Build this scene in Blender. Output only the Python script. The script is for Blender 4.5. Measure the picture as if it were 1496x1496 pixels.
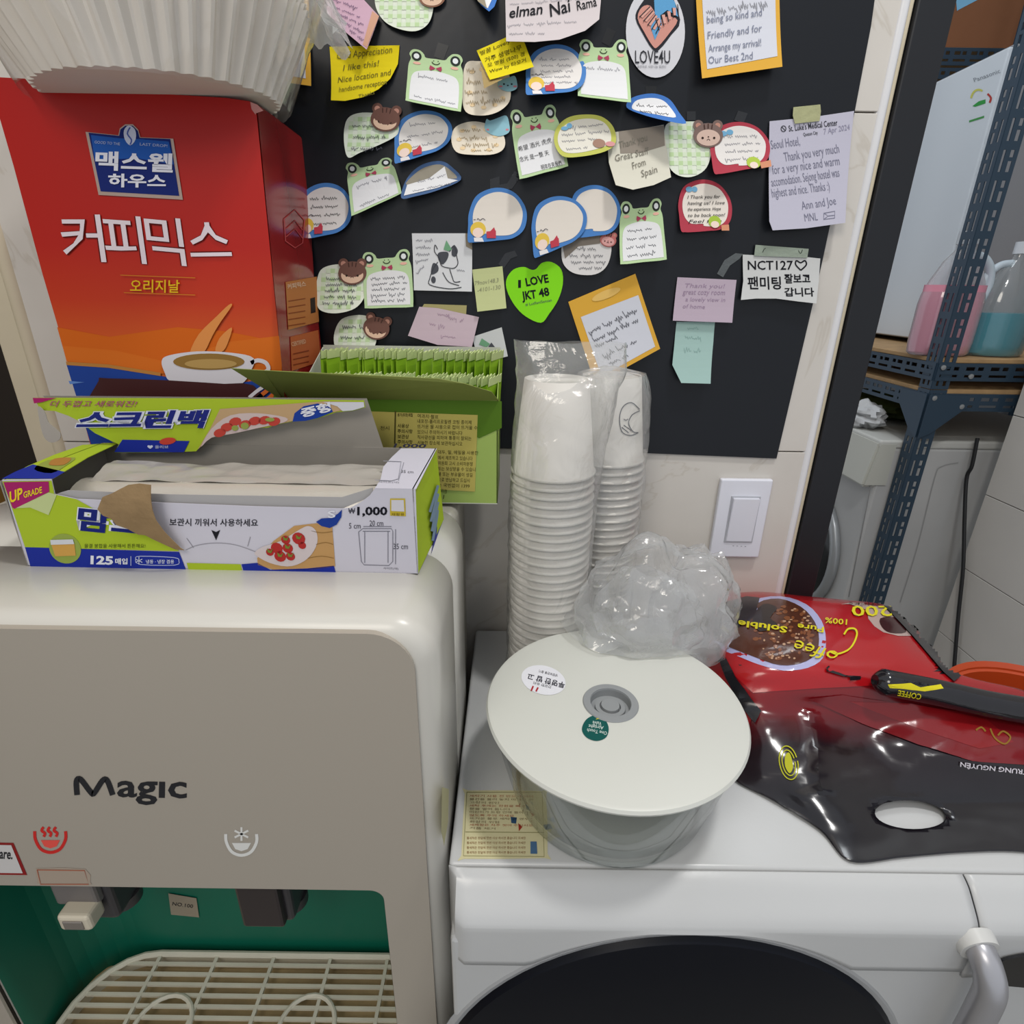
import bpy, bmesh, math, random
from mathutils import Vector, Matrix, noise
from mathutils.bvhtree import BVHTree
random.seed(7)
C = bpy.context.scene.collection
for o in list(bpy.data.objects): bpy.data.objects.remove(o)
# ------------------------------------------------------------------ camera, world, lights, exposure
IMG, FPX, CAMZ = 1496.0, 823.0, 1.31
TH, PHI = math.radians(21.85), math.radians(0.8)
O = Vector((0, 0, CAMZ))
Fw = Vector((0, math.cos(TH), -math.sin(TH)))
R0 = Vector((1, 0, 0)); U0 = Vector((0, math.sin(TH), math.cos(TH)))
Rt = R0*math.cos(PHI) + U0*math.sin(PHI); Up = U0*math.cos(PHI) - R0*math.sin(PHI)
cam = bpy.data.cameras.new('camera'); cam.sensor_width = 36; cam.lens = 36*FPX/IMG; cam.clip_start = 0.01
co = bpy.data.objects.new('camera', cam); C.objects.link(co)
co.matrix_world = Matrix(((Rt.x, Up.x, -Fw.x, O.x), (Rt.y, Up.y, -Fw.y, O.y), (Rt.z, Up.z, -Fw.z, O.z), (0, 0, 0, 1)))
sc = bpy.context.scene; sc.camera = co
sc.view_settings.view_transform = 'Standard'; sc.view_settings.look = 'None'
sc.view_settings.gamma = 1; sc.view_settings.use_curve_mapping = False
sc.view_settings.exposure = -0.18
w = bpy.data.worlds.new('world'); sc.world = w; w.use_nodes = True
w.node_tree.nodes['Background'].inputs[0].default_value = (0.90, 0.94, 1.0, 1)
w.node_tree.nodes['Background'].inputs[1].default_value = 0.74
def area(name, loc, target, size, power, col):
    l = bpy.data.lights.new(name, 'AREA'); l.energy = power; l.color = col; l.shape = 'DISK'; l.size = size
    o = bpy.data.objects.new(name, l); C.objects.link(o); o.location = loc
    d = Vector(target) - Vector(loc); o.rotation_euler = d.to_track_quat('-Z', 'Y').to_euler()
area('ceiling_lamp_light', (0.42, 0.22, 2.55), (0.1, 0.42, 0.85), 0.16, 12, (1.0, 0.985, 0.96))
area('front_fill_light', (-0.55, -0.9, 2.5), (-0.2, 0.6, 1.0), 0.8, 14, (1.0, 0.93, 0.83))  # added soft fill from the camera side, brightens front-facing surfaces
area('laundry_lamp_light', (0.75, 1.25, 2.6), (1.0, 1.5, 1.0), 0.5, 7, (0.92, 0.97, 1.0))
# ------------------------------------------------------------------ helpers
def ray(px, py):
    return (Fw + Rt*((px-IMG/2)/FPX) - Up*((py-IMG/2)/FPX)).normalized()
class Pl:
    def __init__(s, p, n):
        s.p = Vector(p); s.n = Vector(n).normalized()
        if (O-s.p).dot(s.n) < 0: s.n = -s.n
    def hit(s, px, py):
        d = ray(px, py); return O + d*((s.p-O).dot(s.n)/d.dot(s.n))
    def put(s, px, py, off=0): return s.hit(px, py) + s.n*off
def YP(y): return Pl((0, y, 0), (0, 1, 0))
def ZP(z): return Pl((0, 0, z), (0, 0, 1))
def XP(x): return Pl((x, 0, 0), (1, 0, 0))
class Note(Pl):
    """a sheet on the wall plane whose lower end curls away from the wall"""
    def __init__(s, y, base, y0, y1, lift, side=0, x0=0, x1=1):
        Pl.__init__(s, (0, y, 0), (0, 1, 0)); s.b, s.y0, s.y1, s.l, s.side, s.x0, s.x1 = base, y0, y1, lift, side, x0, x1
    def put(s, px, py, off=0):
        t = min(1.2, max(0, (py-s.y0)/(s.y1-s.y0))); u = min(1, max(0, (px-s.x0)/(s.x1-s.x0)))
        return s.hit(px, py) + s.n*(off + s.b + s.l*t*t + s.side*u*u)
class Cast:
    def __init__(s, obs):
        if not isinstance(obs, list): obs = [obs]
        V = []; P = []
        for ob in obs:
            k = len(V); mw = ob.matrix_world
            V += [mw @ v.co for v in ob.data.vertices]; P += [[k+i for i in p.vertices] for p in ob.data.polygons]
        s.t = BVHTree.FromPolygons(V, P)
    def put(s, px, py, off=0):
        d = ray(px, py); h, n, i, _ = s.t.ray_cast(O, d)
        if h is None:
            h, n, i, _ = s.t.find_nearest(O + d*0.6)
        if n.dot(d) > 0: n = -n
        return h + n*off
def lin(h):
    h = h.lstrip('#'); r = []
    for i in (0, 2, 4):
        c = int(h[i:i+2], 16)/255; r.append(c/12.92 if c <= .04045 else ((c+.055)/1.055)**2.4)
    return (*r, 1)
MC = {}
def M(hexc, rough=.5, spec=.4, metal=0, bump=0, bscale=60, var=0, vscale=8, coat=0, trans=0, aniso=None, name=None):
    key = (hexc, rough, spec, metal, bump, bscale, var, vscale, coat, trans)
    if key in MC: return MC[key]
    m = bpy.data.materials.new(name or 'paint_%s' % hexc.lstrip('#')); m.use_nodes = True; nt = m.node_tree
    b = nt.nodes['Principled BSDF']; b.inputs['Base Color'].default_value = lin(hexc)
    b.inputs['Roughness'].default_value = rough; b.inputs['Specular IOR Level'].default_value = spec
    b.inputs['Metallic'].default_value = metal; b.inputs['Coat Weight'].default_value = coat
    b.inputs['Coat Roughness'].default_value = .12; b.inputs['Transmission Weight'].default_value = trans
    tc = nt.nodes.new('ShaderNodeTexCoord')
    if var:
        n = nt.nodes.new('ShaderNodeTexNoise'); n.inputs['Scale'].default_value = vscale; n.inputs['Detail'].default_value = 6
        nt.links.new(tc.outputs['Object'], n.inputs['Vector'])
        r = nt.nodes.new('ShaderNodeValToRGB'); c = lin(hexc)
        r.color_ramp.elements[0].position = .3; r.color_ramp.elements[1].position = .7
        r.color_ramp.elements[0].color = (*[x*(1-var) for x in c[:3]], 1); r.color_ramp.elements[1].color = (*[min(1, x*(1+var*.5)) for x in c[:3]], 1)
        nt.links.new(n.outputs[0], r.inputs[0]); nt.links.new(r.outputs[0], b.inputs['Base Color'])
    if bump:
        n = nt.nodes.new('ShaderNodeTexNoise'); n.inputs['Scale'].default_value = bscale; n.inputs['Detail'].default_value = 4
        nt.links.new(tc.outputs['Object'], n.inputs['Vector'])
        bp = nt.nodes.new('ShaderNodeBump'); bp.inputs['Strength'].default_value = bump; bp.inputs['Distance'].default_value = .002
        nt.links.new(n.outputs[0], bp.inputs['Height']); nt.links.new(bp.outputs[0], b.inputs['Normal'])
    MC[key] = m; return m
def paper(h): return M(h, .75, .15, bump=.15, bscale=25)
def inkm(h): return M(h, .6, .1)
def sheen(nt, bump=None, k=.75, base=.035):
    """grazing reflectance that is the same from both sides of a thin sheet"""
    l = nt.nodes.new('ShaderNodeLayerWeight'); l.inputs[0].default_value = .5
    if bump: nt.links.new(bump.outputs[0], l.inputs[1])
    p = nt.nodes.new('ShaderNodeMath'); p.operation = 'POWER'; p.inputs[1].default_value = 4; nt.links.new(l.outputs['Facing'], p.inputs[0])
    m = nt.nodes.new('ShaderNodeMath'); m.operation = 'MULTIPLY_ADD'; m.inputs[1].default_value = k; m.inputs[2].default_value = base; nt.links.new(p.outputs[0], m.inputs[0])
    return m
def film(name, fac, tint='#ffffff', rough=.18, bump=.6, bscale=35, white=.35):
    m = bpy.data.materials.new(name); m.use_nodes = True; nt = m.node_tree; nt.nodes.clear()
    out = nt.nodes.new('ShaderNodeOutputMaterial'); tr = nt.nodes.new('ShaderNodeBsdfTransparent'); tr.inputs[0].default_value = lin(tint)
    pb = nt.nodes.new('ShaderNodeBsdfPrincipled'); pb.inputs['Base Color'].default_value = lin('#eceeee'); pb.inputs['Roughness'].default_value = rough
    pb.inputs['Specular IOR Level'].default_value = .8
    lw = nt.nodes.new('ShaderNodeLayerWeight'); lw.inputs[0].default_value = .35
    tc = nt.nodes.new('ShaderNodeTexCoord'); n = nt.nodes.new('ShaderNodeTexNoise'); n.inputs['Scale'].default_value = bscale; n.inputs['Detail'].default_value = 5; n.inputs['Distortion'].default_value = 1.2
    nt.links.new(tc.outputs['Object'], n.inputs['Vector'])
    bp = nt.nodes.new('ShaderNodeBump'); bp.inputs['Strength'].default_value = bump; bp.inputs['Distance'].default_value = .006
    tl_ = nt.nodes.new('ShaderNodeBsdfTranslucent'); tl_.inputs[0].default_value = lin('#f6f6f6'); md = nt.nodes.new('ShaderNodeMixShader'); md.inputs[0].default_value = .5
    nt.links.new(pb.outputs[0], md.inputs[1]); nt.links.new(tl_.outputs[0], md.inputs[2])
    nt.links.new(n.outputs[0], bp.inputs['Height']); nt.links.new(bp.outputs[0], pb.inputs['Normal']); nt.links.new(bp.outputs[0], lw.inputs[1])
    mp = nt.nodes.new('ShaderNodeMapRange'); mp.inputs['To Min'].default_value = fac; mp.inputs['To Max'].default_value = min(1, fac+white)
    nt.links.new(lw.outputs['Facing'], mp.inputs['Value'])
    gl = nt.nodes.new('ShaderNodeBsdfGlossy'); gl.inputs['Roughness'].default_value = .08; nt.links.new(bp.outputs[0], gl.inputs['Normal'])
    fr = sheen(nt, bp, .75, .07)
    mx = nt.nodes.new('ShaderNodeMixShader'); nt.links.new(mp.outputs[0], mx.inputs[0]); nt.links.new(tr.outputs[0], mx.inputs[1]); nt.links.new(md.outputs[0], mx.inputs[2])
    m2 = nt.nodes.new('ShaderNodeMixShader'); nt.links.new(fr.outputs[0], m2.inputs[0]); nt.links.new(mx.outputs[0], m2.inputs[1]); nt.links.new(gl.outputs[0], m2.inputs[2])
    nt.links.new(m2.outputs[0], out.inputs[0]); return m
def link(name, me, mat, parent=None, smooth=False):
    o = bpy.data.objects.new(name, me); C.objects.link(o)
    if mat: 
        for mm in (mat if isinstance(mat, list) else [mat]): me.materials.append(mm)
    if smooth:
        for p in me.polygons: p.use_smooth = True
        me.set_sharp_from_angle(angle=math.radians(38))
    if parent:
        o.parent = parent; o.matrix_parent_inverse = Matrix.Translation(-Vector(parent.get('_w', parent.location)))
    return o
def tag(o, label, cat, group=None):
    o['label'] = label; o['category'] = cat
    if group: o['group'] = group
    return o
def thing(name, label, cat, loc=(0, 0, 0), group=None):
    o = bpy.data.objects.new(name, None); o.empty_display_size = .02; C.objects.link(o); o.location = loc; o['_w'] = list(loc)
    return tag(o, label, cat, group)
def struct(o): o['kind'] = 'structure'; return o
def mesh(name, V, Fs, mat, parent=None, smooth=False):
    me = bpy.data.meshes.new(name); me.from_pydata([tuple(v) for v in V], [], Fs); me.update()
    return link(name, me, mat, parent, smooth)
def bmob(name, bm, mat, parent=None, smooth=False):
    bmesh.ops.recalc_face_normals(bm, faces=bm.faces)
    me = bpy.data.meshes.new(name); bm.to_mesh(me); bm.free(); return link(name, me, mat, parent, smooth)
def bbox(bm, x0, x1, y0, y1, z0, z1, bev=0, seg=2):
    r = bmesh.ops.create_cube(bm, size=1); vs = r['verts']
    for v in vs: v.co = Vector(((x0+x1)/2+v.co.x*(x1-x0), (y0+y1)/2+v.co.y*(y1-y0), (z0+z1)/2+v.co.z*(z1-z0)))
    if bev:
        es = {e for v in vs for e in v.link_edges}
        bmesh.ops.bevel(bm, geom=list(es), offset=bev, segments=seg, affect='EDGES', profile=.5)
def box(name, x0, x1, y0, y1, z0, z1, mat, parent=None, bev=0, seg=2, smooth=False):
    bm = bmesh.new(); bbox(bm, x0, x1, y0, y1, z0, z1, bev, seg); return bmob(name, bm, mat, parent, smooth)
def hexa(name, P8, mat, parent=None, bev=0):
    """P8: bottom fl fr br bl, top fl fr br bl"""
    bm = bmesh.new(); v = [bm.verts.new(p) for p in P8]
    for f in ((0, 1, 5, 4), (1, 2, 6, 5), (2, 3, 7, 6), (3, 0, 4, 7), (4, 5, 6, 7), (3, 2, 1, 0)): bm.faces.new([v[i] for i in f])
    if bev: bmesh.ops.bevel(bm, geom=list(bm.edges), offset=bev, segments=2, affect='EDGES')
    return bmob(name, bm, mat, parent)
def tube(name, pts, r, mat, parent=None, seg=10, closed=False):
    pts = [Vector(p) for p in pts]; n = len(pts); V = []; Fs = []
    rr = r if isinstance(r, list) else [r]*n
    up = Vector((0, 0, 1)); prev = None
    for i, p in enumerate(pts):
        a = pts[(i-1) % n] if (closed or i) else p; b = pts[(i+1) % n] if (closed or i < n-1) else p
        t = (b-a).normalized()
        if prev is None:
            x = t.cross(up if abs(t.z) < .9 else Vector((1, 0, 0))).normalized()
        else: x = (prev - t*prev.dot(t)).normalized()
        prev = x; y = t.cross(x)
        for k in range(seg):
            an = 2*math.pi*k/seg; V.append(p + (x*math.cos(an)+y*math.sin(an))*rr[i])
    for i in range(n if closed else n-1):
        for k in range(seg):
            j = (i+1) % n; Fs.append((i*seg+k, i*seg+(k+1) % seg, j*seg+(k+1) % seg, j*seg+k))
    if not closed: Fs.append(tuple(range(seg))[::-1]); Fs.append(tuple((n-1)*seg+k for k in range(seg)))
    return mesh(name, V, Fs, mat, parent, True)
def lathe(name, prof, cx, cy, mat, parent=None, seg=48, smooth=True, sx=1, sy=1):
    V = []; Fs = []; n = len(prof)
    for r, z in prof:
        for k in range(seg):
            a = 2*math.pi*k/seg; V.append((cx+r*math.cos(a)*sx, cy+r*math.sin(a)*sy, z))
    for i in range(n-1):
        for k in range(seg): Fs.append((i*seg+k, i*seg+(k+1) % seg, (i+1)*seg+(k+1) % seg, (i+1)*seg+k))
    if prof[0][0] > 1e-4: Fs.append(tuple(range(seg))[::-1])
    if prof[-1][0] > 1e-4: Fs.append(tuple((n-1)*seg+k for k in range(seg)))
    return mesh(name, V, Fs, mat, parent, smooth)
def spline(P, n=6, closed=True):
    out = []; L = len(P); rng = range(L) if closed else range(L-1)
    for i in rng:
        g = (lambda j: P[j % L]) if closed else (lambda j: P[min(max(j, 0), L-1)])
        p0, p1, p2, p3 = g(i-1), g(i), g(i+1), g(i+2)
        for k in range(n):
            t = k/n
            out.append(tuple(.5*((2*p1[c])+(-p0[c]+p2[c])*t+(2*p0[c]-5*p1[c]+4*p2[c]-p3[c])*t*t+(-p0[c]+3*p1[c]-3*p2[c]+p3[c])*t**3) for c in range(len(p1))))
    if not closed: out.append(tuple(P[-1]))
    return out
def ell(cx, cy, rx, ry, n=28, a0=0, a1=360, rot=0):
    c, s = math.cos(math.radians(rot)), math.sin(math.radians(rot)); o = []
    full = abs(a1-a0) >= 360
    for k in range(n if full else n+1):
        a = math.radians(a0+(a1-a0)*k/n); x, y = rx*math.cos(a), ry*math.sin(a); o.append((cx+x*c-y*s, cy+x*s+y*c))
    return o
SPLIT = {'eye_rim', 'eye_white', 'cheek', 'bear_ear', 'bear_ear_inside', 'cat_eye', 'cat_cheek', 'bear_eye', 'printed_finger', 'printed_leaf', 'drawn_patch', 'printed_bow', 'bow', 'cream_speck'}
def polys(name, L, mat, parent, surf, off=0, thick=0, cut=0, smooth=False):
    """L: list of 2-D outlines (photo pixels) laid on the surface"""
    if name in SPLIT and len(L) > 1:
        for P in L: o = polys(name, [P], mat, parent, surf, off, thick, cut, smooth)
        return o
    bm = bmesh.new()
    for P in L:
        if len(P) < 3: continue
        try: f = bm.faces.new([bm.verts.new((p[0], p[1], 0)) for p in P])
        except Exception: continue
    bm.normal_update(); bmesh.ops.triangulate(bm, faces=bm.faces[:])
    if cut and bm.verts:
        xs = [v.co.x for v in bm.verts]; ys = [v.co.y for v in bm.verts]
        for ax, lo, hi in ((0, min(xs), max(xs)), (1, min(ys), max(ys))):
            n = int((hi-lo)/cut)
            for k in range(1, n+1):
                c = [0, 0, 0]; c[ax] = lo+(hi-lo)*k/(n+1); no = [0, 0, 0]; no[ax] = 1
                bmesh.ops.bisect_plane(bm, geom=bm.verts[:]+bm.edges[:]+bm.faces[:], plane_co=c, plane_no=no)
    if thick:
        r = bmesh.ops.extrude_face_region(bm, geom=bm.faces[:])
        for g in r['geom']:
            if isinstance(g, bmesh.types.BMVert): g.co.z = 1
    for v in bm.verts: v.co = surf.put(v.co.x, v.co.y, off + (thick if v.co.z > .5 else 0))
    if thick: return bmob(name, bm, mat, parent, smooth)
    me = bpy.data.meshes.new(name); bm.to_mesh(me); bm.free(); return link(name, me, mat, parent, smooth)
def poly(name, P, *a, **k): return polys(name, [P], *a, **k)
def ribbon(P, w):
    out = []; n = len(P); L = []; Rr = []
    for i in range(n):
        a = P[max(i-1, 0)]; b = P[min(i+1, n-1)]; dx, dy = b[0]-a[0], b[1]-a[1]; l = math.hypot(dx, dy) or 1
        L.append((P[i][0]-dy/l*w/2, P[i][1]+dx/l*w/2)); Rr.append((P[i][0]+dy/l*w/2, P[i][1]-dx/l*w/2))
    for i in range(n-1): out.append([L[i], L[i+1], Rr[i+1], Rr[i]])
    return out
def stroke(name, lines, w, mat, parent, surf, off=.0006, cut=0):
    L = []
    for P in lines: L += ribbon(P, w)
    return polys(name, L, mat, parent, surf, off, cut=cut)
def ring(P, w):
    P = list(P)+[P[0]]; return P
TODO = []
def text(s, p0, p1, h, mat, parent, surf, off=.0006, bold=0, shear=0, up=None, name='lettering'):
    """baseline from p0 to p1 (pixels), letter height h; up = pixel vector for the letters' upward direction; built by flush_text"""
    if s.strip(): TODO.append((s, p0, p1, h, mat, parent, surf, off, bold, shear, up, name))
def flush_text():
    TXT = {}
    for bold in sorted({t[8] for t in TODO}):
        L = sorted({t[0] for t in TODO if t[8] == bold})
        cu = bpy.data.curves.new('letters', 'FONT'); cu.resolution_u = 2; cu.offset = bold; cu.body = '\n'.join(L); cu.space_line = 4
        o = bpy.data.objects.new('letters', cu); me = bpy.data.meshes.new_from_object(o)
        ys = [v.co.y for v in me.vertices]; step = 4.0
        row = [min(len(L)-1, max(0, int(round((-y+.3)/step)))) for y in ys]
        for i, s in enumerate(L): TXT[(s, bold)] = ({}, [])
        for p in me.polygons:
            i = row[p.vertices[0]]; V, Fs = TXT[(L[i], bold)]; Fs.append([V.setdefault(k, len(V)) for k in p.vertices])
        for i, s in enumerate(L):
            V, Fs = TXT[(s, bold)]; TXT[(s, bold)] = ([(me.vertices[k].co.x, me.vertices[k].co.y+i*step) for k in V], Fs)
        bpy.data.meshes.remove(me); bpy.data.objects.remove(o); bpy.data.curves.remove(cu)
    for s, p0, p1, h, mat, parent, surf, off, bold, shear, up, name in TODO:
        V, Fs = TXT[(s, bold)]
        if not V: continue
        V = [(x+shear*y, y) for x, y in V]
        x0 = min(v[0] for v in V); x1 = max(v[0] for v in V); y1 = max(v[1] for v in V)
        base = min(v[1] for v in V) if any(ord(c_) > 0x1100 for c_ in s) else 0
        dx, dy = p1[0]-p0[0], p1[1]-p0[1]; l = math.hypot(dx, dy)
        if up is None: up = (dy/l, -dx/l)
        ul = math.hypot(*up); up = (up[0]/ul, up[1]/ul); out = []
        for x, y in V:
            t = (x-x0)/(x1-x0); k = (y-base)/(y1-base)*h
            out.append(surf.put(p0[0]+dx*t+up[0]*k, p0[1]+dy*t+up[1]*k, off))
        mesh(name, out, Fs, mat, parent)
def scrawl(boxes, mat, parent, surf, off=.0006, w=1.0, name='handwriting', seed=1):
    """rows of unreadable handwriting; each row (x0,y0,x1,y1,height)"""
    rnd = random.Random(seed); L = []
    for (x0, y0, x1, y1, h) in boxes:
        l = math.hypot(x1-x0, y1-y0); ux, uy = (x1-x0)/l, (y1-y0)/l; t = 0
        while t < l-3:
            wl = min(rnd.uniform(9, 24), l-t); n = max(4, int(wl/1.5)); h_ = h*1.35; P = []
            for i in range(n+1):
                s_ = t+wl*i/n; k = h_*(.5*((i % 2)*2-1)*rnd.uniform(.25, 1)+rnd.uniform(-.2, .2))
                if rnd.random() < .15: k *= 1.9
                P.append((x0+ux*s_+uy*-k, y0+uy*s_+ux*k))
            P = spline(P, 2, False); L += ribbon(P, w*.85); t += wl+rnd.uniform(3, 5)
    return polys(name, L, mat, parent, surf, off)
def solidify(o, t, off=0):
    m = o.modifiers.new('s', 'SOLIDIFY'); m.thickness = t; m.offset = off; return o
def subd(o, n=2):
    m = o.modifiers.new('d', 'SUBSURF'); m.levels = n; m.render_levels = n; return o
def bilin(Q):
    tl, tr, br, bl = Q
    return lambda u, v: tuple((tl[c]*(1-u)+tr[c]*u)*(1-v)+(bl[c]*(1-u)+br[c]*u)*v for c in (0, 1))
def MP(f, P): return [f(*p) for p in P]
# ------------------------------------------------------------------ dimensions (metres)
WY = 0.70                       # wall plane
WT = 0.85                       # top of the washing machine
DT = CAMZ - 0.22                # top of the water dispenser
WALL = YP(WY)
black_board = M('#12151b', .34, .35, bump=.35, bscale=9, name='black_sheet')
def marble(name, base, vein):
    m = bpy.data.materials.new(name); m.use_nodes = True; nt = m.node_tree; b = nt.nodes['Principled BSDF']; b.inputs['Roughness'].default_value = .32
    tc = nt.nodes.new('ShaderNodeTexCoord'); n = nt.nodes.new('ShaderNodeTexNoise'); n.inputs['Scale'].default_value = 7; n.inputs['Detail'].default_value = 8; n.inputs['Distortion'].default_value = .6
    nt.links.new(tc.outputs['Object'], n.inputs['Vector'])
    r = nt.nodes.new('ShaderNodeValToRGB'); e = r.color_ramp.elements
    e[0].position = .2; e[0].color = lin(base); e[1].position = .8; e[1].color = lin(vein)
    v = nt.nodes.new('ShaderNodeTexNoise'); v.inputs['Scale'].default_value = 3.2; v.inputs['Detail'].default_value = 6; v.inputs['Distortion'].default_value = 1.5
    nt.links.new(tc.outputs['Object'], v.inputs['Vector'])
    r2 = nt.nodes.new('ShaderNodeValToRGB'); q = r2.color_ramp.elements; q[0].position = .492; q[0].color = (1, 1, 1, 1); q[1].position = .508; q[1].color = (1, 1, 1, 1)
    k = r2.color_ramp.elements.new(.5); k.color = (.78, .74, .68, 1)
    mx = nt.nodes.new('ShaderNodeMix'); mx.data_type = 'RGBA'; mx.blend_type = 'MULTIPLY'; mx.inputs[0].default_value = .5
    nt.links.new(n.outputs[0], r.inputs[0]); nt.links.new(v.outputs[0], r2.inputs[0])
    nt.links.new(r.outputs[0], mx.inputs[6]); nt.links.new(r2.outputs[0], mx.inputs[7]); nt.links.new(mx.outputs[2], b.inputs['Base Color']); return m
TILE = marble('cream_marble', '#c2bdb5', '#cfcac3'); GROUT = M('#9a9384', .9, .1)
GTILE = M('#c2bfba', .35, .4, var=.05, vscale=5, name='grey_tile')
# ------------------------------------------------------------------ setting: back wall with tiles
XR = WALL.hit(1231, 400).x      # right end of tiled face (before corner bead)
XE = WALL.hit(1252, 400).x
XL = WALL.hit(28, 430).x
zs1 = WALL.hit(1268, 164).z; zs2 = WALL.hit(1150, 660).z; th = zs1-zs2
wall = struct(box('wall_back', XL, XE-.012, WY+.008, WY+.10, 0, 2.7, GROUT))
zrow = [zs2-2*th, zs2-th, zs2, zs1, zs1+th, zs1+2*th, zs1+3*th]; zrow = [z for z in zrow if z < 2.7]
zz = [0] + [z for z in zrow if z > .05] + [2.7]
xx = [XL, XL+.22, XL+.62, XR+.004]
for i in range(len(zz)-1):
    for j in range(len(xx)-1):
        box('tile', xx[j]+.0008, xx[j+1]-.0008, WY, WY+.0085, zz[i]+.0008, zz[i+1]-.0008, TILE, wall, bev=.0006, seg=1)
BEAD = M('#d6d6d8', .3, .5); CREAM = M('#c9bea6', .6, .2, bump=.3, bscale=20, var=.08)
tr = struct(tube('trim_1', [(XR+.005, WY+.004, 0), (XR+.005, WY+.004, 2.7)], .006, BEAD, seg=14))
bm = bmesh.new(); bbox(bm, XR+.009, XE, WY+.004, WY+.10, 0, 2.7, .002); struct(bmob('trim_2', bm, CREAM))
# black door frame to the laundry room
XF0 = XE+.001; XF1 = WALL.hit(1302, 400).x
FR = M('#16181d', .45, .4, bump=.1, bscale=50)
dr = struct(box('door_1', XF0, XF1, WY+.0, WY+.12, 0, 2.7, FR, bev=.002))
box('door_rebate', XF1-.006, XF1+.014, WY+.05, WY+.09, 0, 2.7, FR, dr, bev=.001)
# left end: cream corner strip, black frame, ochre cabinet beyond
struct(tube('trim_3', [(XL-.006, WY+.006, 0), (XL-.006, WY+.006, 2.7)], .010, CREAM, seg=14))
struct(box('trim_4', XL-.045, XL-.010, WY+.004, WY+.10, 0, 2.7, CREAM, bev=.002))
fl = struct(box('door_2', XL-.11, XL-.046, WY+.01, WY+.12, 0, 2.7, M('#231d18', .5, .3, bump=.1), bev=.002))
box('door_rebate', XL-.125, XL-.104, WY+.05, WY+.09, 0, 2.7, M('#1a1512', .5), fl, bev=.001)
struct(box('wall_left', XL-.9, XL-.88, -.8, 1.6, 0, 2.7, M('#8a7a62', .7)))
cb = thing('wooden_cabinet', 'ochre brown wooden cabinet seen past the dark frame at the left edge', 'cabinet', (XL-.4, 1.05, 0))
box('body', XL-.75, XL-.17, .92, 1.3, 0, 1.9, M('#6b4d1c', .5, .3, var=.25, vscale=3), cb, bev=.004)
box('door', XL-.74, XL-.46, .905, .92, .05, 1.88, M('#75541f', .5, .3, var=.25, vscale=3), cb, bev=.003)
box('door', XL-.45, XL-.18, .905, .92, .05, 1.88, M('#75541f', .5, .3, var=.25, vscale=3), cb, bev=.003)
struct(box('floor', -2.2, 3.2, -1.4, 3.3, -.05, 0, M('#8d8a82', .5, .3, var=.1)))
# laundry room
SY = 1.40                       # front line of the shelves
PX = Pl((0, SY, 0), (0, 1, 0))
XW = PX.hit(1432, 700).x        # partition wall plane
struct(box('wall_laundry_back', .5, 3.2, 2.75, 2.8, 0, 2.7, M('#8f9093', .7, .2)))
struct(box('wall_laundry_right', 2.6, 2.65, -.6, 2.8, 0, 2.7, M('#8f9093', .7, .2)))
XWp = XP(XW)
wr = struct(box('wall_right', XW+.008, XW+.10, .45, SY-.03, 0, 2.7, M('#dedbd2', .8)))
zA = XWp.hit(1455, 600).z; zB = XWp.hit(1433, 719).z; zC = XWp.hit(1410, 831).z
ht = (zA-zC)/2; zsr = [zA-ht*k for k in range(-8, 8)]
zsr = sorted([z for z in zsr if .02 < z < 2.68]+[0, 2.7])
ysr = [.45, .45+.30, .45+.62, SY-.03]
for i in range(len(zsr)-1):
    for j in range(3):
        box('tile', XW, XW+.0085, ysr[j]+.0008, ysr[j+1]-.0008, zsr[i]+.0012, zsr[i+1]-.0012, GTILE, wr, bev=.0006, seg=1)
# ------------------------------------------------------------------ black message board
bd = tag(poly('message_board', [(380, -120), (1292, -120), (1270, 40), (1246, 166), (1189, 430), (1133, 669), (940, 661), (690, 652), (440, 640), (380, 636)], black_board, None, YP(WY), .0, thick=.003, cut=40), 'glossy black sheet on the wall carrying the taped thank-you notes', 'board')
NY = WY-.003
# ------------------------------------------------------------------ notes on the board
W_, OFFW = '#d9d9da', '#dcd6ca'
def note(name, label, cat, group, base, y0, y1, lift, **k):
    s = Note(NY, base, y0, y1, lift, **k)
    return s
def mk(name, label, P, colr, base=.0008, lift=.01, group='notes taped on the black board', cat='note', cut=12, thick=.0003, **k):
    ys = [p[1] for p in P]; xs = [p[0] for p in P]
    k.setdefault('x0', min(xs)); k.setdefault('x1', max(xs))
    s = Note(NY, base, min(ys), max(ys), lift, **k)
    t = thing(name, label, cat, tuple(s.hit(sum(xs)/len(xs), max(ys))), group)
    poly('sheet', P, paper(colr), t, s, 0, thick=thick, cut=cut)
    s.o = thick
    return t, s
PEN = inkm('#4a4c55'); PENL = inkm('#85858c'); PENB = inkm('#17181d')
def rows(f, n, v0, v1, h, u0=.2, u1=.85, seed=1, jit=.05):
    rnd = random.Random(seed); out = []
    for k in range(n):
        v = v0+(v1-v0)*k/max(1, n-1); a = f(u0+rnd.uniform(0, jit), v); b = f(u1-rnd.uniform(0, jit*3), v); out.append((*a, *b, h))
    return out
def tape(t, s, P, colr='#0d0f12', off=.0008, rough=.15):
    return poly('tape', P, M(colr, rough, .6, bump=.3, bscale=80), t, s, off, cut=10)
tapeclear = film('clear_tape', .30, rough=.2, bump=.3)
EAR = '#b7c98f'; FROG = '#b2cb9c'
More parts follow.
